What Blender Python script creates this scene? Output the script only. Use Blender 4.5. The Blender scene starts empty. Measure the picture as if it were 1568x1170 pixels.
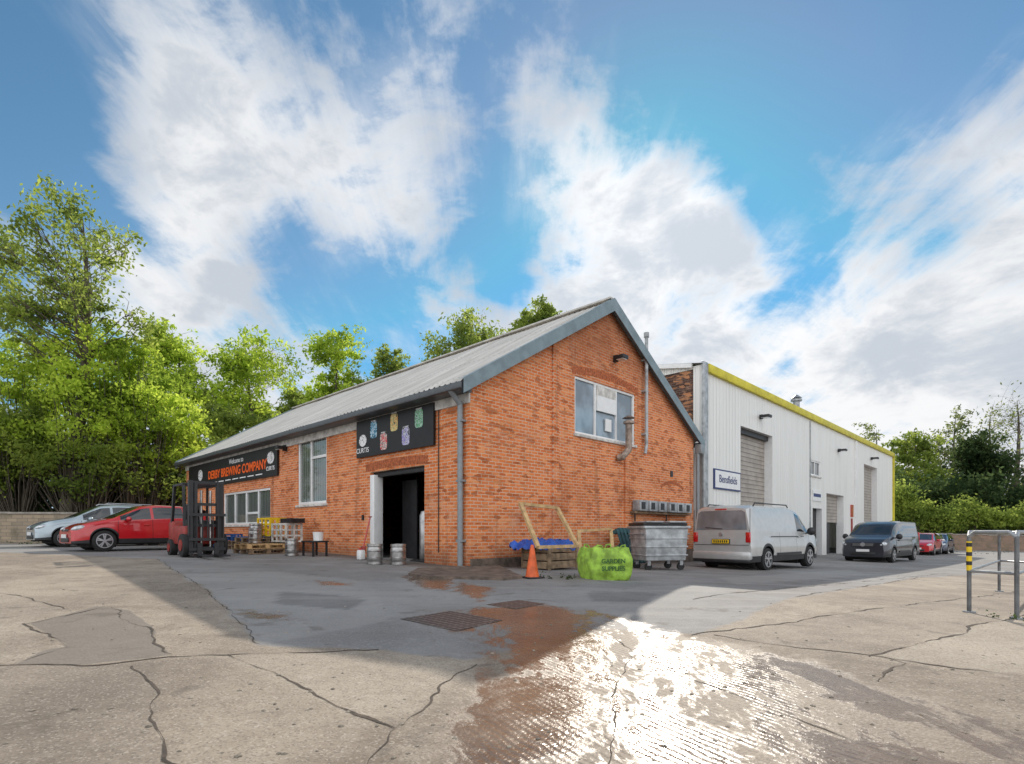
import bpy, bmesh, math, random
import numpy as np
from math import radians, sin, cos, pi, tanh, exp, atan2, sqrt
from mathutils import Vector, Matrix, geometry
from mathutils import noise as mn
random.seed(7); rng=np.random.default_rng(7)
H=1.3; F=860.0
UR=(0.697,0.717); UL=(-0.717,0.697); C0=(-0.967,13.0)
def st(x,y):
    dx=x-C0[0]; dy=y-C0[1]
    return dx*UR[0]+dy*UR[1], dx*UL[0]+dy*UL[1]
def L2W(s,t): return (C0[0]+s*UR[0]+t*UL[0], C0[1]+s*UR[1]+t*UL[1])
def G(x,y):
    s,t=st(x,y)
    z=-0.82+0.45*np.tanh(t/18)
    z=z+np.where(s>0,-0.8*(1-np.exp(-np.maximum(s,0)/28)),0.02*np.maximum(s,-12)/(1+np.exp(np.clip(t/3,-30,30))))
    return z+H
def g(x,y): return float(G(np.array(x,float),np.array(y,float)))
def i2g(px,py):
    k=(px-784)/F; q=(py-815)/F
    lo,hi=0.5,200
    f=lambda Y:q*Y-(H-g(k*Y,Y))
    for i in range(50):
        m=(lo+hi)/2
        if f(m)>0: hi=m
        else: lo=m
    return Vector((k*hi,hi,g(k*hi,hi)))
def W3(px,py,Y): return Vector(((px-784)/F*Y,Y,H+(815-py)/F*Y))
scene=bpy.context.scene; coll=scene.collection

# ---------------------------------------------------------------- materials
def newmat(name):
    m=bpy.data.materials.new(name); m.use_nodes=True
    nt=m.node_tree; b=nt.nodes['Principled BSDF']; return m,nt,b
def N(nt,t,**kw):
    n=nt.nodes.new(t)
    for k,v in kw.items(): setattr(n,k,v)
    return n
def col(c): return (c[0],c[1],c[2],1)
def mixc(nt,fac,a,b,blend='MIX'):
    n=nt.nodes.new('ShaderNodeMix'); n.data_type='RGBA'; n.blend_type=blend
    for sock,v in ((n.inputs[0],fac),(n.inputs[6],a),(n.inputs[7],b)):
        if isinstance(v,bpy.types.NodeSocket): nt.links.new(v,sock)
        elif isinstance(v,(int,float)): sock.default_value=v
        else: sock.default_value=col(v)
    return n.outputs[2]
def ramp(nt,sock,a,b,lo=0.0,hi=1.0):
    n=nt.nodes.new('ShaderNodeMapRange'); n.interpolation_type='SMOOTHSTEP'
    n.inputs[1].default_value=a; n.inputs[2].default_value=b; n.inputs[3].default_value=lo; n.inputs[4].default_value=hi
    nt.links.new(sock,n.inputs[0]); return n.outputs[0]
def math_(nt,op,a,b=None,c=None):
    n=nt.nodes.new('ShaderNodeMath'); n.operation=op
    for i,v in enumerate((a,b,c)):
        if v is None: continue
        if isinstance(v,bpy.types.NodeSocket): nt.links.new(v,n.inputs[i])
        else: n.inputs[i].default_value=v
    return n.outputs[0]
def noise(nt,vec,scale,detail=4,rough=0.55,dist=0.0):
    n=nt.nodes.new('ShaderNodeTexNoise'); n.inputs['Scale'].default_value=scale; n.inputs['Detail'].default_value=detail
    n.inputs['Roughness'].default_value=rough; n.inputs['Distortion'].default_value=dist
    nt.links.new(vec,n.inputs['Vector']); return n.outputs['Fac']
def bump(nt,b,h,strength=0.3,dist=0.02):
    n=nt.nodes.new('ShaderNodeBump'); n.inputs['Strength'].default_value=strength; n.inputs['Distance'].default_value=dist
    nt.links.new(h,n.inputs['Height']); nt.links.new(n.outputs[0],b.inputs['Normal']); return n
def pm(name,c,rough=0.6,metal=0.0,var=0.25,scale=6,bmp=0.0,coat=0.0,spec=None):
    m,nt,b=newmat(name)
    tc=N(nt,'ShaderNodeTexCoord').outputs['Object']
    nz=noise(nt,tc,scale,4,0.6)
    f=ramp(nt,nz,0.3,0.7)
    d=tuple(x*(1-var) for x in c); l=tuple(min(1,x*(1+var*0.5)) for x in c)
    nt.links.new(mixc(nt,f,d,l),b.inputs['Base Color'])
    b.inputs['Roughness'].default_value=rough; b.inputs['Metallic'].default_value=metal
    if coat: b.inputs['Coat Weight'].default_value=coat; b.inputs['Coat Roughness'].default_value=0.04
    if spec is not None: b.inputs['Specular IOR Level'].default_value=spec
    if bmp: bump(nt,b,noise(nt,tc,scale*6,3),bmp,0.01)
    return m
def brickmat(name,axis,c1,c2,mort,dark=0.5,soot=False):
    m,nt,b=newmat(name)
    tc=N(nt,'ShaderNodeTexCoord').outputs['Object']
    sp=N(nt,'ShaderNodeSeparateXYZ'); nt.links.new(tc,sp.inputs[0])
    cb=N(nt,'ShaderNodeCombineXYZ'); nt.links.new(sp.outputs[axis],cb.inputs[0]); nt.links.new(sp.outputs[2],cb.inputs[1])
    v=cb.outputs[0]
    bt=N(nt,'ShaderNodeTexBrick'); bt.offset=0.5
    nt.links.new(v,bt.inputs['Vector'])
    bt.inputs['Color1'].default_value=col(c1); bt.inputs['Color2'].default_value=col(c2); bt.inputs['Mortar'].default_value=col(mort)
    bt.inputs['Scale'].default_value=1; bt.inputs['Mortar Size'].default_value=0.012; bt.inputs['Brick Width'].default_value=0.235
    bt.inputs['Row Height'].default_value=0.081; bt.inputs['Mortar Smooth'].default_value=0.3
    mp=N(nt,'ShaderNodeMapping'); mp.inputs['Scale'].default_value=(4.3,12.4,1); nt.links.new(v,mp.inputs[0])
    vo=N(nt,'ShaderNodeTexVoronoi'); vo.inputs['Scale'].default_value=1; nt.links.new(mp.outputs[0],vo.inputs['Vector'])
    sc=N(nt,'ShaderNodeSeparateColor'); nt.links.new(vo.outputs['Color'],sc.inputs[0])
    dk=ramp(nt,sc.outputs[0],0.66,0.98,0,0.6)
    c=mixc(nt,dk,bt.outputs['Color'],tuple(x*0.45 for x in c2))
    lt=ramp(nt,sc.outputs[1],0.6,1.0,0,0.55)
    c=mixc(nt,lt,c,(0.85,0.38,0.17))
    big=noise(nt,tc,0.5,6,0.68)
    c=mixc(nt,ramp(nt,big,0.48,0.72,0,dark),c,tuple(x*0.40 for x in c2))
    mp2=N(nt,'ShaderNodeMapping'); mp2.inputs['Scale'].default_value=(1.7,0.16,1); nt.links.new(v,mp2.inputs[0])
    st_=noise(nt,mp2.outputs[0],1,5,0.6)
    c=mixc(nt,ramp(nt,st_,0.56,0.72,0,0.55),c,(0.18,0.065,0.035))
    bl=noise(nt,tc,1.1,7,0.78)
    c=mixc(nt,ramp(nt,bl,0.52,0.70,0,0.42),c,(0.78,0.45,0.29))
    mp5=N(nt,'ShaderNodeMapping'); mp5.inputs['Scale'].default_value=(0.12,3.2,1); nt.links.new(v,mp5.inputs[0])
    c=mixc(nt,ramp(nt,noise(nt,mp5.outputs[0],1,3,0.7),0.55,0.72,0,0.35),c,(0.34,0.10,0.035))
    if soot:
        c=mixc(nt,ramp(nt,math_(nt,'ADD',sp.outputs[2],math_(nt,'MULTIPLY',bl,3.0)),5.0,8.4,0,0.6),c,(0.18,0.072,0.04))
    ft=ramp(nt,math_(nt,'ADD',sp.outputs[2],math_(nt,'MULTIPLY',big,0.9)),-0.6,0.35,0.7,0)
    c=mixc(nt,ft,c,(0.15,0.085,0.055))
    nt.links.new(c,b.inputs['Base Color']); b.inputs['Roughness'].default_value=0.88; b.inputs['Specular IOR Level'].default_value=0.2
    hh=math_(nt,'ADD',math_(nt,'MULTIPLY',bt.outputs['Fac'],-1.0),math_(nt,'MULTIPLY',noise(nt,tc,25,3),0.9))
    bump(nt,b,hh,0.7,0.010)
    return m
M={}
M['brickG']=brickmat('brick_gable',0,(0.80,0.235,0.072),(0.62,0.155,0.045),(0.68,0.47,0.33),0.5,True)
M['brickL']=brickmat('brick_front',1,(0.80,0.235,0.072),(0.62,0.155,0.045),(0.68,0.47,0.33),0.4)
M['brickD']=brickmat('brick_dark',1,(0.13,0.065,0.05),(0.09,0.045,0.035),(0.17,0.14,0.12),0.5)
M['brickArch']=pm('brick_arch',(0.46,0.13,0.05),0.9,var=0.5,scale=14,bmp=0.4)
def cladmat():
    m,nt,b=newmat('white_cladding'); tc=N(nt,'ShaderNodeTexCoord').outputs['Object']
    sp=N(nt,'ShaderNodeSeparateXYZ'); nt.links.new(tc,sp.inputs[0])
    fr=math_(nt,'FRACT',math_(nt,'MULTIPLY',math_(nt,'ADD',sp.outputs[0],sp.outputs[1]),3.3))
    tri=math_(nt,'ABSOLUTE',math_(nt,'SUBTRACT',fr,0.5))
    rib=ramp(nt,tri,0.28,0.40)
    mp=N(nt,'ShaderNodeMapping'); mp.inputs['Scale'].default_value=(1.2,1.2,0.15); nt.links.new(tc,mp.inputs[0])
    dirt=noise(nt,mp.outputs[0],1.5,5,0.6)
    c=mixc(nt,ramp(nt,dirt,0.4,0.75,0,0.35),(0.83,0.82,0.785),(0.64,0.62,0.57))
    groove=ramp(nt,tri,0.33,0.30,0,1); edge=math_(nt,'MULTIPLY',groove,ramp(nt,tri,0.24,0.29))
    c=mixc(nt,math_(nt,'MULTIPLY',edge,0.55),c,(0.42,0.43,0.44))
    c=mixc(nt,ramp(nt,sp.outputs[2],-0.2,-1.4,0,0.35),c,(0.45,0.42,0.38))
    nt.links.new(c,b.inputs['Base Color']); b.inputs['Roughness'].default_value=0.45
    bump(nt,b,rib,0.8,0.03); return m
M['clad']=cladmat()
def roofmat(name,c1,c2):
    m,nt,b=newmat(name); tc=N(nt,'ShaderNodeTexCoord').outputs['Object']
    mp=N(nt,'ShaderNodeMapping'); mp.inputs['Scale'].default_value=(0.25,2.2,0.25); nt.links.new(tc,mp.inputs[0])
    a=noise(nt,mp.outputs[0],1.4,6,0.65); c=mixc(nt,ramp(nt,a,0.35,0.7),c1,c2)
    b2=noise(nt,tc,0.9,6,0.7); c=mixc(nt,ramp(nt,b2,0.55,0.7,0,0.45),c,(0.36,0.32,0.26))
    sp=N(nt,'ShaderNodeSeparateXYZ'); nt.links.new(tc,sp.inputs[0])
    fr=math_(nt,'FRACT',math_(nt,'MULTIPLY',sp.outputs[0],0.52)); c=mixc(nt,ramp(nt,fr,0.0,0.035,0.55,0),c,(0.2,0.19,0.18))
    nt.links.new(c,b.inputs['Base Color']); b.inputs['Roughness'].default_value=0.75; return m
M['roof']=roofmat('sheet_roof',(0.44,0.42,0.38),(0.62,0.59,0.54))
M['barge']=pm('barge_paint',(0.20,0.26,0.285),0.5,var=0.2,scale=3)
M['gutter']=pm('gutter_dark',(0.085,0.095,0.105),0.4,var=0.2)
M['pipe']=pm('pipe_grey',(0.24,0.265,0.28),0.4,var=0.15)
M['galv']=pm('galvanised',(0.33,0.34,0.35),0.42,0.4,var=0.3,scale=5)
M['galvP']=pm('galvanised_painted',(0.40,0.42,0.43),0.5,0.2,var=0.35,scale=5)
M['steel']=pm('stainless',(0.42,0.41,0.40),0.32,0.9,var=0.35,scale=5)
M['rust']=pm('rusty_flue',(0.35,0.27,0.22),0.6,0.3,var=0.5,scale=8)
M['white']=pm('white_upvc',(0.80,0.80,0.79),0.35,var=0.06)
M['whited']=pm('white_dirty',(0.62,0.60,0.56),0.7,var=0.35,scale=5)
M['black']=pm('black_board',(0.010,0.010,0.012),0.5,var=0.3)
M['blackp']=pm('black_plastic',(0.02,0.02,0.022),0.45,var=0.3)
M['dark']=pm('dark_interior',(0.025,0.022,0.020),0.9,var=0.3)
M['rubber']=pm('rubber',(0.018,0.018,0.018),0.8,var=0.3)
M['alloy']=pm('alloy',(0.50,0.51,0.53),0.3,0.8,var=0.1)
M['yellow']=pm('yellow_fascia',(0.60,0.52,0.03),0.5,var=0.2,scale=2)
M['yellowp']=pm('yellow_plastic',(0.80,0.55,0.01),0.4,var=0.1)
M['orange']=pm('orange_plastic',(0.72,0.12,0.025),0.5,var=0.3)
M['textor']=pm('orange_letter',(0.90,0.13,0.01),0.5,var=0.05)
M['textw']=pm('white_letter',(0.85,0.85,0.85),0.5,var=0.03)
M['textb']=pm('navy_letter',(0.03,0.05,0.16),0.5,var=0.03)
M['wood']=pm('pale_timber',(0.55,0.36,0.17),0.75,var=0.3,scale=7,bmp=0.2)
M['woodd']=pm('weathered_timber',(0.26,0.18,0.11),0.85,var=0.45,scale=7,bmp=0.3)
M['woodb']=pm('blue_pallet',(0.02,0.09,0.30),0.7,var=0.35,scale=7)
M['woodt']=pm('teal_pallet',(0.035,0.10,0.11),0.7,var=0.35,scale=7)
M['blue']=pm('blue_sheet',(0.02,0.09,0.42),0.4,var=0.4,scale=8,bmp=0.6)
M['lime']=pm('bag_fabric',(0.32,0.52,0.06),0.65,var=0.5,scale=5,bmp=0.6)
M['limed']=pm('bag_print',(0.04,0.12,0.02),0.6,var=0.3)
M['concrete']=pm('concrete',(0.34,0.31,0.27),0.9,var=0.35,scale=4,bmp=0.5)
M['mud']=pm('muddy_concrete',(0.15,0.11,0.085),0.75,var=0.5,scale=5,bmp=0.6)
M['red']=pm('red_paint',(0.50,0.006,0.012),0.3,var=0.04,coat=1.0)
M['redd']=pm('red_machine',(0.30,0.03,0.02),0.5,var=0.3)
M['silver']=pm('silver_paint',(0.53,0.53,0.52),0.35,0.35,var=0.06,coat=1.0)
M['silverb']=pm('blue_silver_paint',(0.36,0.43,0.47),0.33,0.4,var=0.04,coat=1.0)
M['char']=pm('charcoal_paint',(0.03,0.032,0.042),0.35,0.4,var=0.04,coat=1.0)
M['navy']=pm('navy_paint',(0.015,0.02,0.06),0.3,0.3,var=0.04,coat=1.0)
M['whitec']=pm('white_paint',(0.75,0.75,0.75),0.3,0.0,var=0.04,coat=1.0)
M['lens']=pm('lamp_lens',(0.55,0.58,0.6),0.08,0.3,var=0.4,scale=14,coat=1)
M['lensr']=pm('red_lens',(0.55,0.01,0.01),0.12,var=0.3,scale=14,coat=1)
M['plateY']=pm('yellow_plate',(0.80,0.52,0.02),0.4,var=0.03)
M['plateW']=pm('white_plate',(0.75,0.75,0.75),0.4,var=0.03)
def glassmat(name,c,rough=0.04,stripes=0):
    m,nt,b=newmat(name); tc=N(nt,'ShaderNodeTexCoord').outputs['Object']
    nz=noise(nt,tc,1.1,3); cc=mixc(nt,ramp(nt,nz,0.35,0.65),tuple(x*0.5 for x in c),c)
    if stripes:
        sp=N(nt,'ShaderNodeSeparateXYZ'); nt.links.new(tc,sp.inputs[0])
        fr=math_(nt,'FRACT',math_(nt,'MULTIPLY',math_(nt,'ADD',sp.outputs[0],sp.outputs[1]),stripes))
        cc=mixc(nt,ramp(nt,fr,0.2,0.5,0,0.8),cc,(0.20,0.22,0.20))
    nt.links.new(cc,b.inputs['Base Color']); b.inputs['Roughness'].default_value=rough; b.inputs['IOR'].default_value=1.6
    b.inputs['Coat Weight'].default_value=0.6; b.inputs['Coat Roughness'].default_value=0.02
    return m
M['glass']=glassmat('window_glass',(0.30,0.38,0.45))
M['glassb']=glassmat('window_blinds',(0.05,0.07,0.07),0.06,7)
M['glassc']=glassmat('car_glass',(0.03,0.036,0.04))
M['glassl']=glassmat('car_glass_light',(0.26,0.27,0.29),0.08)
def rollermat():
    m,nt,b=newmat('roller_shutter'); tc=N(nt,'ShaderNodeTexCoord').outputs['Object']
    sp=N(nt,'ShaderNodeSeparateXYZ'); nt.links.new(tc,sp.inputs[0])
    fr=math_(nt,'FRACT',math_(nt,'MULTIPLY',sp.outputs[2],5.0)); tri=math_(nt,'ABSOLUTE',math_(nt,'SUBTRACT',fr,0.5))
    nz=noise(nt,tc,2,5); c=mixc(nt,ramp(nt,nz,0.3,0.7),(0.33,0.29,0.25),(0.45,0.40,0.35))
    c=mixc(nt,ramp(nt,tri,0.34,0.5,0,0.85),c,(0.10,0.09,0.08))
    nt.links.new(c,b.inputs['Base Color']); b.inputs['Roughness'].default_value=0.5; b.inputs['Metallic'].default_value=0.2
    bump(nt,b,tri,0.6,0.03); return m
M['roller']=rollermat()
def leafmat(name,c1,c2,c3):
    m=bpy.data.materials.new(name); m.use_nodes=True; nt=m.node_tree; nt.nodes.clear(); out=N(nt,'ShaderNodeOutputMaterial')
    ge=N(nt,'ShaderNodeNewGeometry'); tc=N(nt,'ShaderNodeTexCoord').outputs['Object']
    c=mixc(nt,ge.outputs['Random Per Island'],c1,c2); nz=noise(nt,tc,0.45,2)
    c=mixc(nt,ramp(nt,nz,0.42,0.62,0,0.85),c,c3)
    df=N(nt,'ShaderNodeBsdfDiffuse'); nt.links.new(c,df.inputs['Color'])
    tr=N(nt,'ShaderNodeBsdfTranslucent'); hs=N(nt,'ShaderNodeHueSaturation'); hs.inputs['Value'].default_value=2.0; hs.inputs['Hue'].default_value=0.488
    nt.links.new(c,hs.inputs['Color']); nt.links.new(hs.outputs[0],tr.inputs['Color'])
    mx=N(nt,'ShaderNodeMixShader'); mx.inputs[0].default_value=0.5
    nt.links.new(df.outputs[0],mx.inputs[1]); nt.links.new(tr.outputs[0],mx.inputs[2]); nt.links.new(mx.outputs[0],out.inputs[0])
    return m
M['leaf1']=leafmat('leaf_fresh',(0.25,0.36,0.045),(0.44,0.54,0.08),(0.15,0.23,0.03))
M['leaf2']=leafmat('leaf_mid',(0.15,0.21,0.045),(0.30,0.36,0.075),(0.09,0.135,0.03))
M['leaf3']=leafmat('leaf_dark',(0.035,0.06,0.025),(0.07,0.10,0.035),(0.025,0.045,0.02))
M['leafD']=leafmat('leaf_far',(0.13,0.165,0.07),(0.24,0.27,0.10),(0.10,0.125,0.055))
M['bark']=pm('bark',(0.12,0.10,0.075),0.95,var=0.4,scale=3)

# ---------------------------------------------------------------- mesh builder
class MB:
    def __init__(s): s.bm=bmesh.new(); s.mats=[]
    def mi(s,m):
        m=M[m] if isinstance(m,str) else m
        if m not in s.mats: s.mats.append(m)
        return s.mats.index(m)
    def _fin(s,verts,mat,bev=0,seg=2):
        fs=set()
        for v in verts:
            for f in v.link_faces: fs.add(f)
        i=s.mi(mat)
        for f in fs: f.material_index=i
        if bev>0:
            es=set(e for f in fs for e in f.edges)
            r=bmesh.ops.bevel(s.bm,geom=list(es),offset=bev,segments=seg,profile=0.5,affect='EDGES')
            for f in r['faces']: f.material_index=i
    def box(s,c,size,mat,R=None,bev=0,taper=None):
        m=Matrix.Translation(Vector(c))@(R if R is not None else Matrix())@Matrix.Diagonal((size[0],size[1],size[2],1))
        r=bmesh.ops.create_cube(s.bm,size=1)
        if taper is not None:
            for v in r['verts']:
                if v.co.z>0: v.co.x*=taper[0]; v.co.y*=taper[1]
        bmesh.ops.transform(s.bm,matrix=m,verts=r['verts'])
        s._fin(r['verts'],mat,bev)
    def cyl(s,p,q,r1,mat,r2=None,seg=16,bev=0):
        p=Vector(p);q=Vector(q); d=q-p; r2=r1 if r2 is None else r2
        r=bmesh.ops.create_cone(s.bm,cap_ends=True,segments=seg,radius1=r1,radius2=r2,depth=d.length)
        m=Matrix.Translation((p+q)/2)@d.to_track_quat('Z','Y').to_matrix().to_4x4()
        bmesh.ops.transform(s.bm,matrix=m,verts=r['verts']); s._fin(r['verts'],mat,bev)
    def sph(s,c,rad,mat,R=None,seg=16):
        r=bmesh.ops.create_uvsphere(s.bm,u_segments=seg,v_segments=seg//2+2,radius=1)
        m=Matrix.Translation(Vector(c))@(R if R is not None else Matrix())@Matrix.Diagonal((rad[0],rad[1],rad[2],1))
        bmesh.ops.transform(s.bm,matrix=m,verts=r['verts']); s._fin(r['verts'],mat)
    def poly(s,pts,mat):
        vs=[s.bm.verts.new(Vector(p)) for p in pts]; f=s.bm.faces.new(vs); f.material_index=s.mi(mat); return f
    def beam(s,p,q,w,h,mat,up=(0,0,1)):
        p=Vector(p);q=Vector(q);d=(q-p); L=d.length; d.normalize(); u=Vector(up)
        y=u.cross(d)
        if y.length<1e-3: y=Vector((0,1,0)).cross(d)
        y.normalize(); z=d.cross(y)
        R=Matrix((d,y,z)).transposed().to_4x4()
        s.box((p+q)/2,(L,w,h),mat,R)
    def pipe(s,pts,r,mat,seg=12):
        for a,b in zip(pts[:-1],pts[1:]): s.cyl(a,b,r,mat,seg=seg)
        for a in pts[1:-1]: s.sph(a,(r,r,r),mat,seg=12)
    def lathe(s,prof,mat,M4=Matrix(),seg=24):
        rings=[]
        for r,z in prof:
            rings.append([s.bm.verts.new(M4@Vector((r*cos(2*pi*i/seg),r*sin(2*pi*i/seg),z))) for i in range(seg)])
        mi=s.mi(mat)
        for a,b in zip(rings[:-1],rings[1:]):
            for i in range(seg):
                f=s.bm.faces.new((a[i],a[(i+1)%seg],b[(i+1)%seg],b[i])); f.material_index=mi
        for rr in (rings[0][::-1],rings[-1]):
            f=s.bm.faces.new(rr); f.material_index=mi
    def obj(s,name,loc=(0,0,0),rot=0,parent=None,smooth=35,scale=1):
        me=bpy.data.meshes.new(name); s.bm.to_mesh(me); s.bm.free()
        for m in s.mats: me.materials.append(m)
        if smooth:
            me.polygons.foreach_set('use_smooth',[True]*len(me.polygons)); me.set_sharp_from_angle(angle=radians(smooth))
        o=bpy.data.objects.new(name,me); coll.objects.link(o); o.location=loc
        o.rotation_euler=(0,0,rot); o.scale=(scale,)*3
        if parent: o.parent=parent
        return o
def empty(name,loc=(0,0,0),rz=0):
    e=bpy.data.objects.new(name,None); coll.objects.link(e); e.location=loc; e.rotation_euler=(0,0,rz); return e

# ---------------------------------------------------------------- ground
def sdf(px,py,poly):
    P=np.stack([px.ravel(),py.ravel()],1); n=len(poly); d=np.full(len(P),1e9); ins=np.zeros(len(P),bool)
    for i in range(n):
        a=np.array(poly[i][:2]); b=np.array(poly[(i+1)%n][:2]); e=b-a; w=P-a
        h=np.clip((w@e)/(e@e+1e-12),0,1); d=np.minimum(d,np.linalg.norm(w-h[:,None]*e,axis=1))
        c=((a[1]>P[:,1])!=(b[1]>P[:,1]))
        xi=(b[0]-a[0])*(P[:,1]-a[1])/(b[1]-a[1]+1e-12)+a[0]
        ins^=(c&(P[:,0]<xi))
    return np.where(ins,d,-d)
def gp(pts): return [tuple(i2g(*p)[:2]) for p in pts]
def axis_(lo,a,b,hi,st_):
    mid=list(np.arange(a,b+1e-6,st_)); r=[];x=b;k=st_
    while x<hi: k*=1.18; x+=k; r.append(min(x,hi))
    l=[];x=a;k=st_
    while x>lo: k*=1.18; x-=k; l.append(max(x,lo))
    return np.array(l[::-1]+mid+r)
xs=axis_(-600,-14,14,600,0.1); ys=axis_(-60,1.5,20,900,0.1)
XX,YY=np.meshgrid(xs,ys); ZZ=G(XX,YY)
SS,TT=st(XX,YY)
nx,ny=len(xs),len(ys)
me=bpy.data.meshes.new('ground')
co=np.stack([XX,YY,ZZ],2).reshape(-1,3)
idx=np.arange(nx*ny).reshape(ny,nx)
fc=np.stack([idx[:-1,:-1],idx[:-1,1:],idx[1:,1:],idx[1:,:-1]],2).reshape(-1,4)
me.vertices.add(len(co)); me.vertices.foreach_set('co',co.ravel())
me.loops.add(fc.size); me.loops.foreach_set('vertex_index',fc.ravel().astype(np.int32))
me.polygons.add(len(fc)); me.polygons.foreach_set('loop_start',np.arange(0,fc.size,4,dtype=np.int32)); me.polygons.foreach_set('loop_total',np.full(len(fc),4,dtype=np.int32))
me.update(); me.polygons.foreach_set('use_smooth',[True]*len(fc))
def attr(name,v):
    a=me.attributes.new(name,'FLOAT','POINT'); a.data.foreach_set('value',v.astype(np.float32).ravel())
wet=sdf(XX,YY,gp([(745,930),(830,925),(905,935),(960,945),(1060,968),(1200,1000),(1330,1028),(1440,1060),(1560,1100),(1700,1140),(1700,1300),(480,1300),(570,1190),(640,1100),(705,1045),(730,1010),(700,975),(640,950),(660,935)]))
asp=sdf(XX,YY,gp([(-400,836),(-100,842),(240,856),(330,915),(400,987),(580,996),(720,1010),(920,963),(1070,972),(1215,915),(1400,885),(1700,866),(1900,845),(1200,838),(700,834),(200,832)]))
pat=sdf(XX,YY,gp([(45,955),(150,928),(200,935),(240,965),(235,985),(265,1003),(130,1018),(20,1018),(70,995),(105,990)]))
pud=np.maximum.reduce([sdf(XX,YY,gp(p)) for p in ([(840,925),(900,940),(900,975),(850,1030),(760,1040),(770,960),(690,950),(720,930)],[(770,1030),(900,1030),(930,1080),(900,1170),(700,1200),(680,1100)],[(960,1060),(1060,1090),(1180,1170),(960,1170)],[(610,880),(700,885),(690,905),(640,900)],[(480,888),(540,893),(545,897),(490,897)],[(1130,1020),(1280,1035),(1270,1040),(1120,1030)],[(1250,1045),(1400,1070),(1500,1120),(1390,1110),(1230,1065)],[(1180,1100),(1420,1140),(1560,1200),(1250,1200)],[(340,930),(440,940),(470,955),(380,948)],[(700,890),(760,900),(740,925),(690,905)])])
mud=np.where((SS<0)&(TT>-1)&(TT<17),1.1+SS,np.where((SS>=0)&(TT<0)&(SS<12),0.9+TT,-1.0))
grass=np.where((YY>50)|((XX<-19)&(YY>25)),1.0,0.0)
def slabtone(polys):
    v=np.zeros(XX.shape).ravel()
    for p,t in polys:
        d=sdf(XX,YY,gp(p)); v=np.where(d>0,t,v)
    return v.reshape(XX.shape)
tone=slabtone([([(-300,1019),(150,1018),(240,1010),(245,1110),(300,1250),(-300,1250)],.35),([(270,1005),(480,999),(580,995),(730,1015),(605,1115),(480,1066),(345,1010)],-.2),([(340,1010),(605,1115),(540,1250),(300,1250),(245,1060),(250,1010)],.1),
    ([(1340,1005),(1480,965),(1700,920),(1700,1050)],-.35),([(1090,972),(1300,940),(1568,905),(1640,928),(1340,1004)],.2),([(-300,870),(0,905),(110,938),(50,955),(70,1018),(-300,1018)],-.15)])
atone=slabtone([([(250,880),(330,915),(400,987),(600,950),(560,890),(420,875)],.35),([(560,890),(760,900),(900,905),(1100,895),(1060,970),(920,963),(860,930),(600,945)],.2),([(430,905),(560,915),(540,935),(420,925)],-.4),([(1100,885),(1300,872),(1330,880),(1130,895)],.4),([(900,905),(1010,908),(990,922),(905,920)],-.35)])
attr('wet',np.clip(wet,-1,1)); attr('asph',np.clip(asp,-1,1)); attr('patch',np.clip(pat,-1,1)); attr('pud',np.clip(pud,-1,1)); attr('mud',np.clip(mud,-1,1)); attr('grass',grass); attr('tone',tone); attr('atone',atone)
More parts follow.
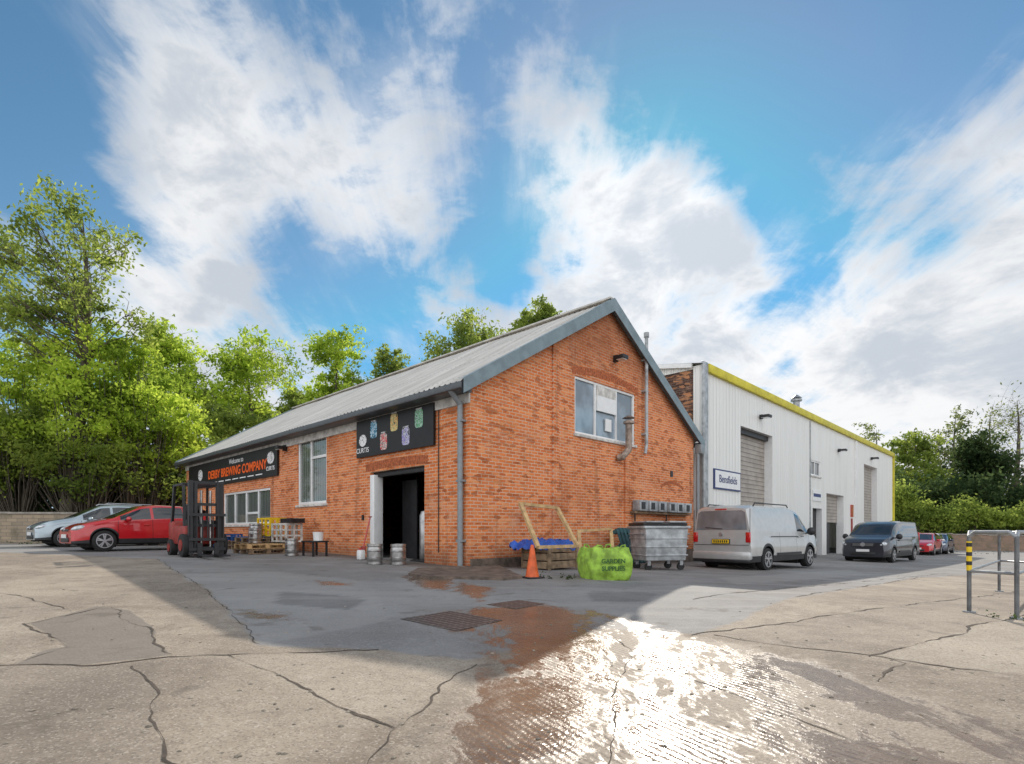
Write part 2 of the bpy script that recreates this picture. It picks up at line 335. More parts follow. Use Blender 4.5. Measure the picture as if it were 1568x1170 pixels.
def groundmat():
    m,nt,b=newmat('yard_surface'); tc=N(nt,'ShaderNodeTexCoord').outputs['Object']
    at=lambda n:N(nt,'ShaderNodeAttribute',attribute_name=n).outputs['Fac']
    n1=noise(nt,tc,0.8,7,0.68); n2=noise(nt,tc,5,5,0.7); n3=noise(nt,tc,45,2,0.6); n4=noise(nt,tc,0.25,3,0.6)
    edge=math_(nt,'MULTIPLY',math_(nt,'SUBTRACT',n2,0.5),0.9); edge2=math_(nt,'MULTIPLY',math_(nt,'SUBTRACT',n1,0.5),1.6)
    conc=mixc(nt,ramp(nt,n1,0.32,0.68),(0.175,0.135,0.10),(0.345,0.285,0.22))
    conc=mixc(nt,ramp(nt,n2,0.45,0.75,0,0.55),conc,(0.40,0.345,0.275))
    conc=mixc(nt,ramp(nt,n4,0.44,0.62,0,0.5),conc,(0.165,0.13,0.098))
    tn=at('tone')
    conc=mixc(nt,math_(nt,'MAXIMUM',tn,0.0),conc,(0.13,0.105,0.085))
    conc=mixc(nt,math_(nt,'MAXIMUM',math_(nt,'MULTIPLY',tn,-1.0),0.0),conc,(0.44,0.385,0.31))
    vo=N(nt,'ShaderNodeTexVoronoi'); vo.inputs['Scale'].default_value=85; nt.links.new(tc,vo.inputs['Vector'])
    sp_=N(nt,'ShaderNodeSeparateColor'); nt.links.new(vo.outputs['Color'],sp_.inputs[0])
    conc=mixc(nt,ramp(nt,sp_.outputs[0],0.6,1.0,0,0.5),conc,(0.095,0.075,0.06))
    conc=mixc(nt,ramp(nt,sp_.outputs[1],0.8,1.0,0,0.4),conc,(0.50,0.45,0.38))
    asp=mixc(nt,ramp(nt,n1,0.3,0.7),(0.165,0.158,0.156),(0.255,0.247,0.24))
    asp=mixc(nt,ramp(nt,n3,0.5,0.7,0,0.6),asp,(0.33,0.32,0.31))
    asp=mixc(nt,ramp(nt,n2,0.55,0.75,0,0.5),asp,(0.12,0.115,0.11))
    asp=mixc(nt,ramp(nt,n4,0.45,0.6,0,0.4),asp,(0.16,0.138,0.118))
    an=at('atone')
    asp=mixc(nt,math_(nt,'MAXIMUM',an,0.0),asp,(0.32,0.305,0.285))
    asp=mixc(nt,math_(nt,'MAXIMUM',math_(nt,'MULTIPLY',an,-1.0),0.0),asp,(0.09,0.085,0.08))
    mps=N(nt,'ShaderNodeMapping'); mps.inputs['Rotation'].default_value=(0,0,radians(40)); mps.inputs['Scale'].default_value=(.22,2.2,1); nt.links.new(tc,mps.inputs[0])
    stk=noise(nt,mps.outputs[0],1,4,.6); asp=mixc(nt,ramp(nt,stk,.50,.66,0,.5),asp,(0.30,0.28,0.26))
    fa=ramp(nt,math_(nt,'ADD',at('asph'),math_(nt,'MULTIPLY',edge2,0.35)),-0.05,0.05)
    c=mixc(nt,fa,conc,asp)
    c=mixc(nt,ramp(nt,math_(nt,'ADD',at('patch'),math_(nt,'MULTIPLY',edge,0.1)),-0.01,0.015,0,0.8),c,mixc(nt,n3,(0.10,0.085,0.07),(0.22,0.19,0.16)))
    stn_=noise(nt,tc,2.1,4,.55,.6); c=mixc(nt,ramp(nt,stn_,.60,.72,0,.5),c,(0.09,0.072,0.055))
    mudf=ramp(nt,math_(nt,'ADD',at('mud'),edge),0.0,0.8,0,0.8)
    c=mixc(nt,mudf,c,mixc(nt,n2,(0.055,0.042,0.034),(0.14,0.11,0.085)))
    w=ramp(nt,math_(nt,'ADD',at('wet'),math_(nt,'ADD',edge2,edge)),-0.05,0.3)
    mpw=N(nt,'ShaderNodeMapping'); mpw.inputs['Rotation'].default_value=(0,0,radians(15)); mpw.inputs['Scale'].default_value=(1.6,.55,1); nt.links.new(tc,mpw.inputs[0])
    patchy=ramp(nt,noise(nt,mpw.outputs[0],1.7,6,0.75,0.4),0.42,0.56)
    w=math_(nt,'MULTIPLY',w,math_(nt,'MAXIMUM',math_(nt,'MULTIPLY',patchy,0.95),0.22))
    w=math_(nt,'MAXIMUM',w,ramp(nt,math_(nt,'ADD',at('pud'),edge),-0.02,0.15,0,0.95))
    wc=mixc(nt,ramp(nt,n1,0.35,0.65),(0.10,0.052,0.026),(0.16,0.10,0.06))
    c=mixc(nt,math_(nt,'MULTIPLY',w,0.85),c,wc)
    c=mixc(nt,at('grass'),c,(0.06,0.10,0.025))
    nt.links.new(c,b.inputs['Base Color'])
    rw=ramp(nt,n2,0.3,0.7,0.07,0.26)
    mr=N(nt,'ShaderNodeMix'); mr.data_type='FLOAT'; nt.links.new(w,mr.inputs[0]); mr.inputs[2].default_value=0.88; nt.links.new(rw,mr.inputs[3])
    nt.links.new(mr.outputs[0],b.inputs['Roughness'])
    mp=N(nt,'ShaderNodeMapping'); mp.inputs['Rotation'].default_value=(0,0,radians(-32)); nt.links.new(tc,mp.inputs[0])
    wv=N(nt,'ShaderNodeTexWave'); wv.inputs['Scale'].default_value=6.0; wv.inputs['Distortion'].default_value=4.0; wv.inputs['Detail'].default_value=3; wv.inputs['Detail Scale'].default_value=0.8; nt.links.new(mp.outputs[0],wv.inputs['Vector'])
    gr=math_(nt,'MULTIPLY',wv.outputs['Fac'],ramp(nt,at('wet'),0.1,0.8,0,0.36))
    hh=math_(nt,'ADD',math_(nt,'ADD',math_(nt,'MULTIPLY',n3,0.55),math_(nt,'MULTIPLY',n2,1.2)),gr)
    bn=bump(nt,b,hh,0.5,0.012)
    nt.links.new(ramp(nt,w,0,1,0.75,0.40),bn.inputs['Strength'])
    return m
me.materials.append(groundmat()); go=bpy.data.objects.new('ground',me); coll.objects.link(go)

def ribbon(mb,pts,w,mat,lift=0.004):
    P=[i2g(*p) for p in pts]; out=[]; ph=random.uniform(0,99)
    for a,b in zip(P[:-1],P[1:]):
        n=max(1,int((b-a).length/.06))
        for i in range(n):
            q=a.lerp(b,i/n); k=mn.noise(Vector((q.x*1.1+ph,q.y*1.1,0)))*.10+mn.noise(Vector((q.x*6+ph,q.y*6,2)))*.04
            k2=mn.noise(Vector((q.x*1.1,q.y*1.1+ph,7)))*.10+mn.noise(Vector((q.x*6,q.y*6+ph,5)))*.04
            out.append(Vector((q.x+k,q.y+k2,0)))
    out.append(P[-1]); L=[];R=[]
    for i,p in enumerate(out):
        d=(out[min(i+1,len(out)-1)]-out[max(i-1,0)]); d.z=0; d.normalize(); nrm=Vector((-d.y,d.x,0)); ww=w*(.08+1.1*max(0,mn.noise(Vector((p.x*2.5,p.y*2.5,ph)))+.25))
        for lst,sg in ((L,1),(R,-1)):
            q=p+nrm*ww*.5*sg; lst.append(mb.bm.verts.new((q.x,q.y,g(q.x,q.y)+lift)))
    mi=mb.mi(mat)
    for i in range(len(out)-1):
        f=mb.bm.faces.new((L[i],R[i],R[i+1],L[i+1])); f.material_index=mi
M['crack']=pm('crack_dirt',(0.08,0.06,0.045),0.95,var=0.6,scale=8)
mb=MB()
for pts,w in (([(-60,1019),(150,1018),(263,1004),(350,1004),(480,999),(580,995)],.05),
    ([(345,1005),(400,1028),(480,1066),(560,1098),(605,1115)],.032),([(605,1115),(660,1078),(730,1018)],.02),([(605,1115),(575,1150),(555,1185)],.02),
    ([(210,1019),(250,1060),(243,1110),(262,1160),(300,1190)],.025),([(45,955),(150,929),(235,962),(238,985),(265,1003)],.035),([(45,955),(105,990),(20,1018)],.028),
    ([(-40,903),(50,917),(110,938)],.03),([(1090,972),(1215,990),(1340,1005),(1568,1035),(1650,1045)],.05),([(1340,1005),(1480,965),(1640,928)],.045),
    ([(1335,1003),(1387,1016),(1345,1044)],.06),([(925,965),(968,1000),(945,1060),(935,1120),(925,1185)],.018),([(968,1000),(1090,1050),(1200,1092),(1420,1180)],.018),
    ([(1060,972),(1300,940),(1568,905)],.04),([(1215,914),(1400,885),(1600,868)],.05),
    ([(330,915),(400,987)],.02),([(240,856),(330,915)],.02),([(860,887),(1200,893),(1400,880)],.02),([(1060,918),(1250,897),(1450,878)],.05)):
    ribbon(mb,pts,w,'crack')
mb.obj('pavement_cracks',smooth=0)
def sheet(name,pts,mat,lift=0.008,thick=0):
    mb=MB(); P=[i2g(*p) for p in pts]; top=[Vector((p.x,p.y,p.z+lift)) for p in P]; mb.poly(top,mat)
    if thick:
        for i in range(len(P)):
            a=top[i]; b=top[(i+1)%len(P)]; mb.poly([a,b,b-Vector((0,0,thick)),a-Vector((0,0,thick))],mat)
    return mb.obj(name,smooth=0)
def ironmat():
    m,nt,b=newmat('iron_cover'); tc=N(nt,'ShaderNodeTexCoord').outputs['Object']
    mp=N(nt,'ShaderNodeMapping'); mp.inputs['Rotation'].default_value=(0,0,radians(44)); nt.links.new(tc,mp.inputs[0])
    bt=N(nt,'ShaderNodeTexBrick'); nt.links.new(mp.outputs[0],bt.inputs['Vector']); bt.inputs['Scale'].default_value=1; bt.inputs['Brick Width'].default_value=.09; bt.inputs['Row Height'].default_value=.09; bt.inputs['Mortar Size'].default_value=.014; bt.offset=0
    bt.inputs['Color1'].default_value=(.17,.145,.125,1); bt.inputs['Color2'].default_value=(.11,.095,.085,1); bt.inputs['Mortar'].default_value=(.03,.027,.025,1)
    nt.links.new(bt.outputs['Color'],b.inputs['Base Color']); b.inputs['Roughness'].default_value=.45; bump(nt,b,bt.outputs['Fac'],-.6,.01); return m
M['iron']=ironmat()
sheet('drain_cover',[(612,948),(690,936),(770,950),(700,967)],'iron',.004)
sheet('drain_cover',[(745,926),(795,919),(835,925),(790,933)],'iron',.004)
sheet('concrete_apron',[(625,882),(640,873),(700,870),(765,869),(800,886),(770,889),(700,887),(660,887)],'mud',0.05,0.12)

# ---------------------------------------------------------------- buildings
AZ=atan2(UR[1],UR[0])
gab=lambda a,z,d=0:(a,d,z)
lef=lambda a,z,d=0:(d,a,z)
def wall(name,outer,holes,mapf,mat,parent,reveal=0.12,rmat=None,off=0.0):
    rings=[[Vector((a,z,0)) for a,z in r] for r in [outer]+holes]
    flat=[v for r in rings for v in r]; tri=geometry.tessellate_polygon(rings)
    mb=MB(); vs=[mb.bm.verts.new(mapf(v.x,v.y,off)) for v in flat]; mi=mb.mi(mat)
    for t in tri:
        try: f=mb.bm.faces.new([vs[i] for i in t]); f.material_index=mi
        except Exception: pass
    for h in holes:
        for i in range(len(h)):
            a=h[i]; b=h[(i+1)%len(h)]
            mb.poly([mapf(a[0],a[1],off),mapf(b[0],b[1],off),mapf(b[0],b[1],off+reveal),mapf(a[0],a[1],off+reveal)],rmat or mat)
    return mb.obj(name,parent=parent,smooth=0)
def rect(a0,a1,z0,z1): return [(a0,z0),(a1,z0),(a1,z1),(a0,z1)]
def ab(mb,mapf,a0,a1,z0,z1,d0,d1,mat,bev=0):
    p=Vector(mapf(a0,z0,d0)); q=Vector(mapf(a1,z1,d1)); s=q-p
    mb.box((p+q)/2,(abs(s.x),abs(s.y),abs(s.z)),mat,bev=bev)
def window(name,mapf,a0,a1,z0,z1,mull,trans,parent,glass='glass',fw=0.07,d=0.05,sill=True):
    mb=MB()
    ab(mb,mapf,a0,a1,z0,z1,d+0.035,d+0.045,glass)
    for x in (a0,a1-fw): ab(mb,mapf,x,x+fw,z0,z1,d-0.02,d+0.05,'white',0.006)
    for z in (z0,z1-fw): ab(mb,mapf,a0+fw,a1-fw,z,z+fw,d-0.018,d+0.05,'white',0.006)
    for x in mull: ab(mb,mapf,x-fw/2,x+fw/2,z0+fw,z1-fw,d-0.015,d+0.05,'white',0.006)
    for (x0,x1,z) in trans: ab(mb,mapf,x0+fw/2,x1-fw/2,z-fw/2,z+fw/2,d-0.012,d+0.05,'white',0.006)
    if sill: ab(mb,mapf,a0-0.06,a1+0.06,z0-0.08,z0-0.003,-0.06,d+0.04,'whited',0.006)
    return mb.obj(name,parent=parent)
BB=empty('brick_workshop_building',(C0[0],C0[1],H),AZ)
Wd=11.1; Ln=21.0; AP=5.55
rs=(6.95-3.45)/(AP+0.3)
def rz(x): return 6.95-rs*abs(x-AP)
door=rect(1.74,4.28,-1.5,1.70)
winT=rect(6.83,8.85,0.92,3.1); winL=rect(11.1,15.9,0.30,1.66); winG=rect(3.92,7.05,2.79,4.42)
wall('gable_wall',[(0,-2.5),(Wd,-2.5),(Wd,rz(Wd)-.1),(AP,6.83),(0,rz(0)-.1)],[winG],gab,'brickG',BB)
wall('front_wall',rect(0,Ln,-2.5,rz(0)-.1),[door,winT,winL],lef,'brickL',BB,0.3)
wall('rear_wall',rect(0,Ln,-2.5,rz(0)-.1),[],lambda a,z,d=0:(Wd+d,a,z),'brickL',BB)
wall('end_wall',[(0,-2.5),(Wd,-2.5),(Wd,rz(Wd)-.1),(AP,6.83),(0,rz(0)-.1)],[],lambda a,z,d=0:(a,Ln+d,z),'brickG',BB)
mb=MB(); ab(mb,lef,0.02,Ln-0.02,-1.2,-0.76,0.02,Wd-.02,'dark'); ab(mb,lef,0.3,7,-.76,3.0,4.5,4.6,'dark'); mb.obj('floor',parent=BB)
def roofobj(name,x0,z0,x1,z1,y0,y1,parent,mat='roof',per=0.2,amp=0.03,nr=6):
    n=int((y1-y0)/per*6); yy=np.linspace(y0,y1,n+1); mb=MB(); rows=[]
    for j in range(nr+1):
        f=j/nr; x=x0+(x1-x0)*f; z=z0+(z1-z0)*f
        rows.append([mb.bm.verts.new((x,y,z+amp*sin(2*pi*y/per)+0.012*sin(y*1.7+j))) for y in yy])
    mi=mb.mi(mat)
    for a,b in zip(rows[:-1],rows[1:]):
        for i in range(n): f=mb.bm.faces.new((a[i],a[i+1],b[i+1],b[i])); f.material_index=mi
    return mb.obj(name,parent=parent,smooth=60)
roofobj('roof_front',-0.38,rz(-0.38),AP,6.95,-0.22,Ln+0.2,BB)
roofobj('roof_rear',Wd+0.38,rz(Wd+0.38),AP,6.95,-0.22,Ln+0.2,BB)
mb=MB()
for y in (-0.25,Ln+0.22):
    for sx in (-1,1):
        xe=AP+sx*(AP+0.42)
        mb.poly([(AP,y,7.02),(xe,y,rz(xe)+.07),(xe,y,rz(xe)-.27),(AP,y,6.63)],'barge')
        mb.poly([(AP,y,7.02),(xe,y,rz(xe)+.07),(xe,y+.16,rz(xe)+.07),(AP,y+.16,7.02)],'barge')
        mb.poly([(AP,y+.05,6.63),(xe,y+.05,rz(xe)-.27),(xe,y,rz(xe)-.27),(AP,y,6.63)],'gutter')
        mb.poly([(AP,y+.05,7.0),(xe,y+.05,rz(xe)+.05),(xe,y+.05,rz(xe)-.27),(AP,y+.05,6.63)],'gutter')
mb.obj('barge_boards',parent=BB,smooth=0)
mb=MB(); mb.box((-0.42,Ln/2,3.30),(0.15,Ln+.4,0.16),'gutter',bev=0.03); mb.box((-0.18,Ln/2,3.26),(0.36,Ln+.1,0.06),'gutter'); mb.box((-0.02,Ln/2,3.12),(0.05,Ln,0.24),'whited')
mb.box((Wd+0.42,Ln/2,3.30),(0.15,Ln+.4,0.16),'gutter',bev=0.03)
mb.box((AP,Ln/2,6.995),(0.34,Ln+.4,0.05),'roof')
mb.obj('gutters',parent=BB)
mb=MB(); mb.pipe([(-0.42,0.22,3.25),(-0.1,0.24,2.98),(-0.1,0.24,-1.2)],0.065,'pipe')
for z in (-0.2,1.2,2.6): mb.box((-0.07,0.24,z),(0.16,0.2,0.05),'pipe')
mb.pipe([(Wd+.35,-.1,3.2),(Wd+.1,-.12,2.9),(Wd+.1,-.12,-1.6)],0.06,'pipe'); mb.box((Wd+.2,-.15,3.1),(.3,.25,.35),'pipe',bev=.02); mb.obj('downpipes',parent=BB)
window('gable_window',gab,3.92,7.05,2.79,4.42,[4.95,6.05],[(4.95,6.05,3.95)],BB,'glass')
mb=MB(); ab(mb,gab,5.0,6.0,3.6,4.05,0.0,0.05,'white'); ab(mb,gab,5.45,5.75,3.05,3.42,0.01,0.05,'white'); ab(mb,gab,5.0,6.0,4.06,4.34,0.02,0.045,'whited'); mb.obj('window_panels',parent=BB)
window('tall_window',lef,6.83,8.85,0.92,3.1,[7.95],[(6.83,7.95,2.45)],BB,'glassb',0.09)
window('low_window',lef,11.1,15.9,0.30,1.66,[12.3,13.5,14.7],[(12.3,13.5,0.75)],BB,'glassb',0.09)
def arch(mb,mapf,a0,a1,zs,rise,h,mat,n=22):
    for i in range(n):
        f=(i+0.5)/n; a=a0+(a1-a0)*f; z=zs+rise*(1-(2*f-1)**2); sl=-rise*4*(2*f-1)/(a1-a0)
        w=(a1-a0)/n*0.86
        p=[(-w/2,0),(w/2,0),(w/2*1.06,h),(-w/2*1.06,h)]; an=math.atan(sl)
        q=[(a+x*cos(an)-y*sin(an),z+x*sin(an)+y*cos(an)) for x,y in p]
        mb.poly([mapf(u,v,-0.006) for u,v in q],mat)
mb=MB(); arch(mb,gab,3.8,7.2,4.43,0.16,0.22,'brickArch',34); arch(mb,gab,8.7,10.3,1.5,0.2,0.11,'brickArch',16)
arch(mb,lef,1.6,4.5,1.72,0.06,0.22,'brickArch',30); mb.obj('brick_arches',parent=BB,smooth=0)
mb=MB()
mb.box((3.05,-0.028,2.2),(0.24,0.05,6.4),'brickG'); mb.box((6.55,-0.028,0.6),(0.24,0.05,3.4),'brickG'); mb.obj('gable_piers',parent=BB,smooth=0)
mb=MB()
ab(mb,lef,4.06,4.28,-1,1.62,-0.01,0.28,'white',.01); ab(mb,lef,1.74,1.84,-1,1.62,0.10,0.28,'whited',.01); ab(mb,lef,1.74,4.28,1.56,1.70,0.12,0.28,'blackp',.01)
ab(mb,lef,1.9,2.1,-0.76,1.5,0.35,0.41,'blackp'); ab(mb,lef,3.3,4.0,-0.76,1.5,.9,.95,'blackp')
mb.obj('doorway_frame',parent=BB)
mb=MB()
for (x,y,r,h_) in ((0.55,2.45,0.15,1.35),(0.65,2.05,0.17,1.8),(2.2,3.0,0.5,2.0)):
    mb.lathe([(r*.9,-.76),(r,-.70),(r,-.76+h_-.15),(r*.7,-.76+h_-.03),(r*.2,-.76+h_)],'steel',Matrix.Translation((x,y,0)))
mb.obj('brewing_tanks',parent=BB)
mb=MB(); ab(mb,lef,1.26,4.87,2.15,3.2,-0.09,-0.03,'black')
def blob(mb,mapf,a,z,w,h_,mat,d=-0.095,n=20,p=2.6):
    pts=[]
    for i in range(n):
        t=2*pi*i/n; c,s=cos(t),sin(t); pts.append(mapf(a+w/2*math.copysign(abs(c)**(2/p),c),z+h_/2*math.copysign(abs(s)**(2/p),s),d))
    mb.poly(pts,mat)
def canmat(name,c1,c2):
    m,nt,b=newmat(name); tc=N(nt,'ShaderNodeTexCoord').outputs['Object']; v=noise(nt,tc,14,3,0.5,1.5)
    c=mixc(nt,ramp(nt,v,0.44,0.5),c1,c2); c=mixc(nt,ramp(nt,v,0.56,0.6),c,(0.02,0.02,0.02)); nt.links.new(c,b.inputs['Base Color']); return m
for a,z,c1,c2 in ((3.95,2.86,(.6,.7,.75),(.05,.3,.5)),(3.45,2.48,(.6,.03,.04),(.7,.6,.55)),(2.95,2.93,(.7,.3,.05),(.7,.65,.3)),(2.42,2.50,(.25,.2,.5),(.6,.6,.7)),(1.85,2.88,(.1,.35,.15),(.4,.6,.5))):
    blob(mb,lef,a,z,0.34,0.46,canmat('label_art',c1,c2),p=5); blob(mb,lef,a,z+.25,0.26,0.03,canmat('label_top',(.7,.7,.7),(.5,.5,.5)),p=5)
blob(mb,lef,4.52,2.62,0.40,0.34,canmat('logo_art',(.8,.8,.8),(.8,.8,.8)),p=2)
mb.obj('banner_board',parent=BB,smooth=0)
mb=MB(); ab(mb,lef,10.3,20.3,2.04,3.12,-0.09,-0.03,'black'); blob(mb,lef,10.85,2.72,0.62,0.46,canmat('logo_art',(.8,.8,.8),(.75,.75,.75)),p=2); blob(mb,lef,18.6,2.62,0.62,0.5,canmat('logo_art',(.8,.8,.8),(.75,.75,.75)),p=2)
for a in (11.6,12.4,13.2,14.0,14.8,15.6,16.4): ab(mb,lef,a,a+0.6,2.16,2.20,-0.1,-0.09,'textw')
mb.obj('company_sign_board',parent=BB,smooth=0)
def text(s,mapf,a,z,d,size,mat,parent,sx=1.0,face='L',bold=0.0):
    cu=bpy.data.curves.new('lettering','FONT'); cu.body=s; cu.size=size; cu.align_x='CENTER'; cu.extrude=0.004; cu.offset=bold
    o=bpy.data.objects.new('lettering',cu); coll.objects.link(o); cu.materials.append(M[mat]); o.parent=parent
    R=Matrix(((0,0,-1),(-1,0,0),(0,1,0))) if face=='L' else Matrix(((1,0,0),(0,0,-1),(0,1,0)))
    o.matrix_local=Matrix.Translation(Vector(mapf(a,z,d)))@R.to_4x4()@Matrix.Diagonal((sx,1,1,1))
    return o
text('DERBY BREWING COMPANY',lef,14.35,2.36,-0.1,0.50,'textor',BB,sx=0.98,bold=0.012)
text('Welcome to',lef,14.2,2.82,-0.1,0.30,'textw',BB)
text('CURTIS',lef,4.52,2.27,-0.1,0.2,'textw',BB); text('CURTIS',lef,10.85,2.26,-0.1,0.22,'textw',BB)
def lamp(parent,mapf,a,z,sz=0.3):
    mb=MB(); ab(mb,mapf,a-.05,a+.05,z-.1,z+.1,-0.14,-.002,'blackp')
    p=Vector(mapf(a,z,-0.28)); mb.box(p,(sz,sz,0.12),'blackp',bev=0.02); mb.box(p-Vector((0,0,.07)),(sz*.8,sz*.8,0.02),'lens'); return mb.obj('wall_lamp',parent=parent)
lamp(BB,gab,5.87,5.30); lamp(BB,lef,9.7,2.95,.22)
mb=MB(); mb.pipe([(7.53,-.14,6.35),(7.53,-.14,2.85),(7.45,-.14,2.55)],0.055,'galvP'); mb.cyl((7.53,-.14,6.35),(7.53,-.14,6.5),.085,'galvP')
for z in (3.2,4.6,5.6): mb.box((7.53,-.08,z),(.2,.16,.06),'galvP')
mb.obj('vent_pipe',parent=BB)
mb=MB(); mb.pipe([(6.3,-.25,3.45),(6.3,-.25,2.55),(6.05,-.18,2.3),(6.0,-.05,2.28)],0.10,'rust'); mb.cyl((6.3,-.25,3.35),(6.3,-.25,3.42),.17,'rust'); mb.cyl((6.3,-.25,3.52),(6.3,-.25,3.6),.2,'rust',r2=.05); mb.obj('boiler_flue',parent=BB)
mb=MB()
for a in (6.85,7.45,8.05,8.75,9.3,9.85):
    ab(mb,gab,a,a+.5,0.68,1.02,-0.32,-0.04,'galvP',.015); ab(mb,gab,a+.08,a+.3,0.74,0.96,-0.335,-0.32,'blackp')
ab(mb,gab,6.75,10.5,0.60,0.67,-0.2,-0.02,'woodd'); mb.pipe([(6.9,-.1,.6),(6.9,-.1,-.8)],.025,'blackp'); mb.pipe([(8.9,-.1,.6),(8.9,-.1,-.8)],.025,'blackp')
mb.obj('meter_boxes',parent=BB)
mb=MB(); ab(mb,gab,0,Wd,-1.6,-0.62,-0.05,-0.002,'mud'); mb.obj('plinth',parent=BB)
mb=MB(); ab(mb,gab,9.35,9.5,1.95,2.15,-.03,-.002,'blackp'); ab(mb,lef,4.6,4.68,0.35,0.5,-.04,-.002,'blackp'); mb.pipe([(-.03,.24+.9,3.0),(-.03,1.14,-.5)],.012,'blackp',6); mb.obj('wall_vents',parent=BB)

WB=empty('white_industrial_unit',(C0[0],C0[1],H),AZ)
s0,s1,ht=11.8,46.4,6.41; dep=20.0
holes=[rect(15.44,19.2,-2.2,4.57),rect(24.9,26.7,3.15,4.0),rect(25.3,27.0,-2.2,1.35),rect(27.9,31.6,-2.2,2.3),rect(36.8,40.8,-2.2,4.8)]
wall('front_cladding',rect(s0,s1,-3,ht),holes,gab,'clad',WB,0.42,'white')
sw=lambda a,z,d=0:(s0+d,a,z)
wall('side_return',rect(0,0.35,-3,ht),[],sw,'clad',WB)
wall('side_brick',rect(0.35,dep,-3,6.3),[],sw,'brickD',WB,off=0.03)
pk=ht+10*math.tan(radians(9.5))
wall('gable_infill',[(0.35,6.3),(dep,6.3),(dep,ht),(10,pk),(0.35,ht)],[],sw,'clad',WB)
wall('far_end',[(0,-3),(dep,-3),(dep,ht),(10,pk),(0,ht)],[],lambda a,z,d=0:(s1+d,a,z),'clad',WB)
mb=MB(); mb.poly([(s0-.15,-.05,ht+.03),(s1+.1,-.05,ht+.03),(s1+.1,10,pk+.05),(s0-.15,10,pk+.05)],'galvP'); mb.poly([(s0-.15,dep,ht),(s1+.1,dep,ht),(s1+.1,10,pk+.05),(s0-.15,10,pk+.05)],'galvP')
mb.beam((s0-.12,0.35,ht+.0),(s0-.12,10,pk),.12,.16,'white'); mb.obj('roof',parent=WB,smooth=0)
mb=MB(); ab(mb,gab,s0+.35,s1,6.17,6.50,-.14,-.003,'yellow',.01); ab(mb,gab,s1-.18,s1+.05,-2,6.5,-.13,-.004,'yellow'); ab(mb,gab,s0-.05,s0+.34,-2,6.52,-.10,-.004,'galvP',.01); ab(mb,gab,24.75,24.83,-2,6.1,-.05,-.003,'galvP'); ab(mb,gab,34.2,34.4,-2,6.1,-.12,-.003,'white'); mb.obj('fascia_trim',parent=WB)
mb=MB()
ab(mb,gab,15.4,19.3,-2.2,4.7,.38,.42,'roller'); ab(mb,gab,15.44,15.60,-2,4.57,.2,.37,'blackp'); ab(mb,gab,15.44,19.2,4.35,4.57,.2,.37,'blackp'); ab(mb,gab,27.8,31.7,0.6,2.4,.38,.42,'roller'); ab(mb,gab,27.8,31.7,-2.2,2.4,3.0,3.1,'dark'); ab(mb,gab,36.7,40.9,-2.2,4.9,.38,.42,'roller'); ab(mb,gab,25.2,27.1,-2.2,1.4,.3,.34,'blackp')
ab(mb,gab,25.5,26.2,-1.2,1.0,.26,.3,'glassc'); ab(mb,gab,28.2,30.4,-2,0.6,.5,.6,'blackp')
mb.obj('shutters_and_doors',parent=WB,smooth=0)
window('small_window',gab,24.9,26.7,3.15,4.0,[25.8],[],WB,'glassc',.09,.05)
mb=MB(); ab(mb,gab,12.77,15.3,1.72,2.52,-.06,-.002,'textb'); ab(mb,gab,12.83,15.24,1.78,2.46,-.07,-.06,'white'); mb.obj('unit_sign_board',parent=WB)
text('Bensfields',gab,14.03,2.0,-.075,0.44,'textb',WB,face='G',bold=.002)
mb=MB(); ab(mb,gab,25.2,26.8,1.75,2.35,-.05,-.002,'white'); ab(mb,gab,25.3,26.6,1.98,2.16,-.06,-.05,'textb'); ab(mb,gab,33.2,33.8,1.0,1.8,-.05,-.002,'red'); ab(mb,gab,33.3,33.6,-1.2,0.9,-.05,-.002,'redd'); mb.obj('small_signs',parent=WB)
lamp(WB,gab,17.6,5.25,.4); lamp(WB,gab,30.3,5.05,.4); lamp(WB,gab,38.8,5.35,.4)
mb=MB(); mb.cyl((30.6,2.5,6.5),(30.6,2.5,8.7),.2,'galv'); mb.cyl((30.6,2.5,8.55),(30.6,2.5,8.65),.34,'galv'); mb.cyl((30.6,2.5,8.75),(30.6,2.5,8.95),.34,'galv',r2=.1); mb.obj('roof_vent',parent=WB)

def bwall(name,x0,y0,x1,y1,h_,mat,th=.3,n=14):
    mb=MB()
    for i in range(n):
        a=(x0+(x1-x0)*i/n,y0+(y1-y0)*i/n); b=(x0+(x1-x0)*(i+1)/n,y0+(y1-y0)*(i+1)/n)
        zt=max(g(*a),g(*b))
        p=Vector((a[0],a[1],zt+h_/2-.3)); q=Vector((b[0],b[1],zt+h_/2-.3)); mb.beam(p,q,th,h_+.6,mat); mb.beam(p+Vector((0,0,h_/2+.34)),q+Vector((0,0,h_/2+.34)),th+.08,.08,'concrete')
    return mb.obj(name,smooth=0)
def wallbrick(name,c1,c2):
    m,nt,b=newmat(name); tc=N(nt,'ShaderNodeTexCoord').outputs['Object']
    sp=N(nt,'ShaderNodeSeparateXYZ'); nt.links.new(tc,sp.inputs[0]); cb=N(nt,'ShaderNodeCombineXYZ'); nt.links.new(sp.outputs[0],cb.inputs[0]); nt.links.new(sp.outputs[2],cb.inputs[1])
    bt=N(nt,'ShaderNodeTexBrick'); nt.links.new(cb.outputs[0],bt.inputs['Vector']); bt.inputs['Scale'].default_value=1; bt.inputs['Brick Width'].default_value=.45; bt.inputs['Row Height'].default_value=.16; bt.inputs['Mortar Size'].default_value=.012
    bt.inputs['Color1'].default_value=col(c1); bt.inputs['Color2'].default_value=col(c2); bt.inputs['Mortar'].default_value=(.2,.17,.14,1)
    nz=noise(nt,tc,1.5,5,.7); c=mixc(nt,ramp(nt,nz,.45,.7,0,.7),bt.outputs['Color'],(.12,.11,.07)); nt.links.new(c,b.inputs['Base Color']); b.inputs['Roughness'].default_value=.9
    return m
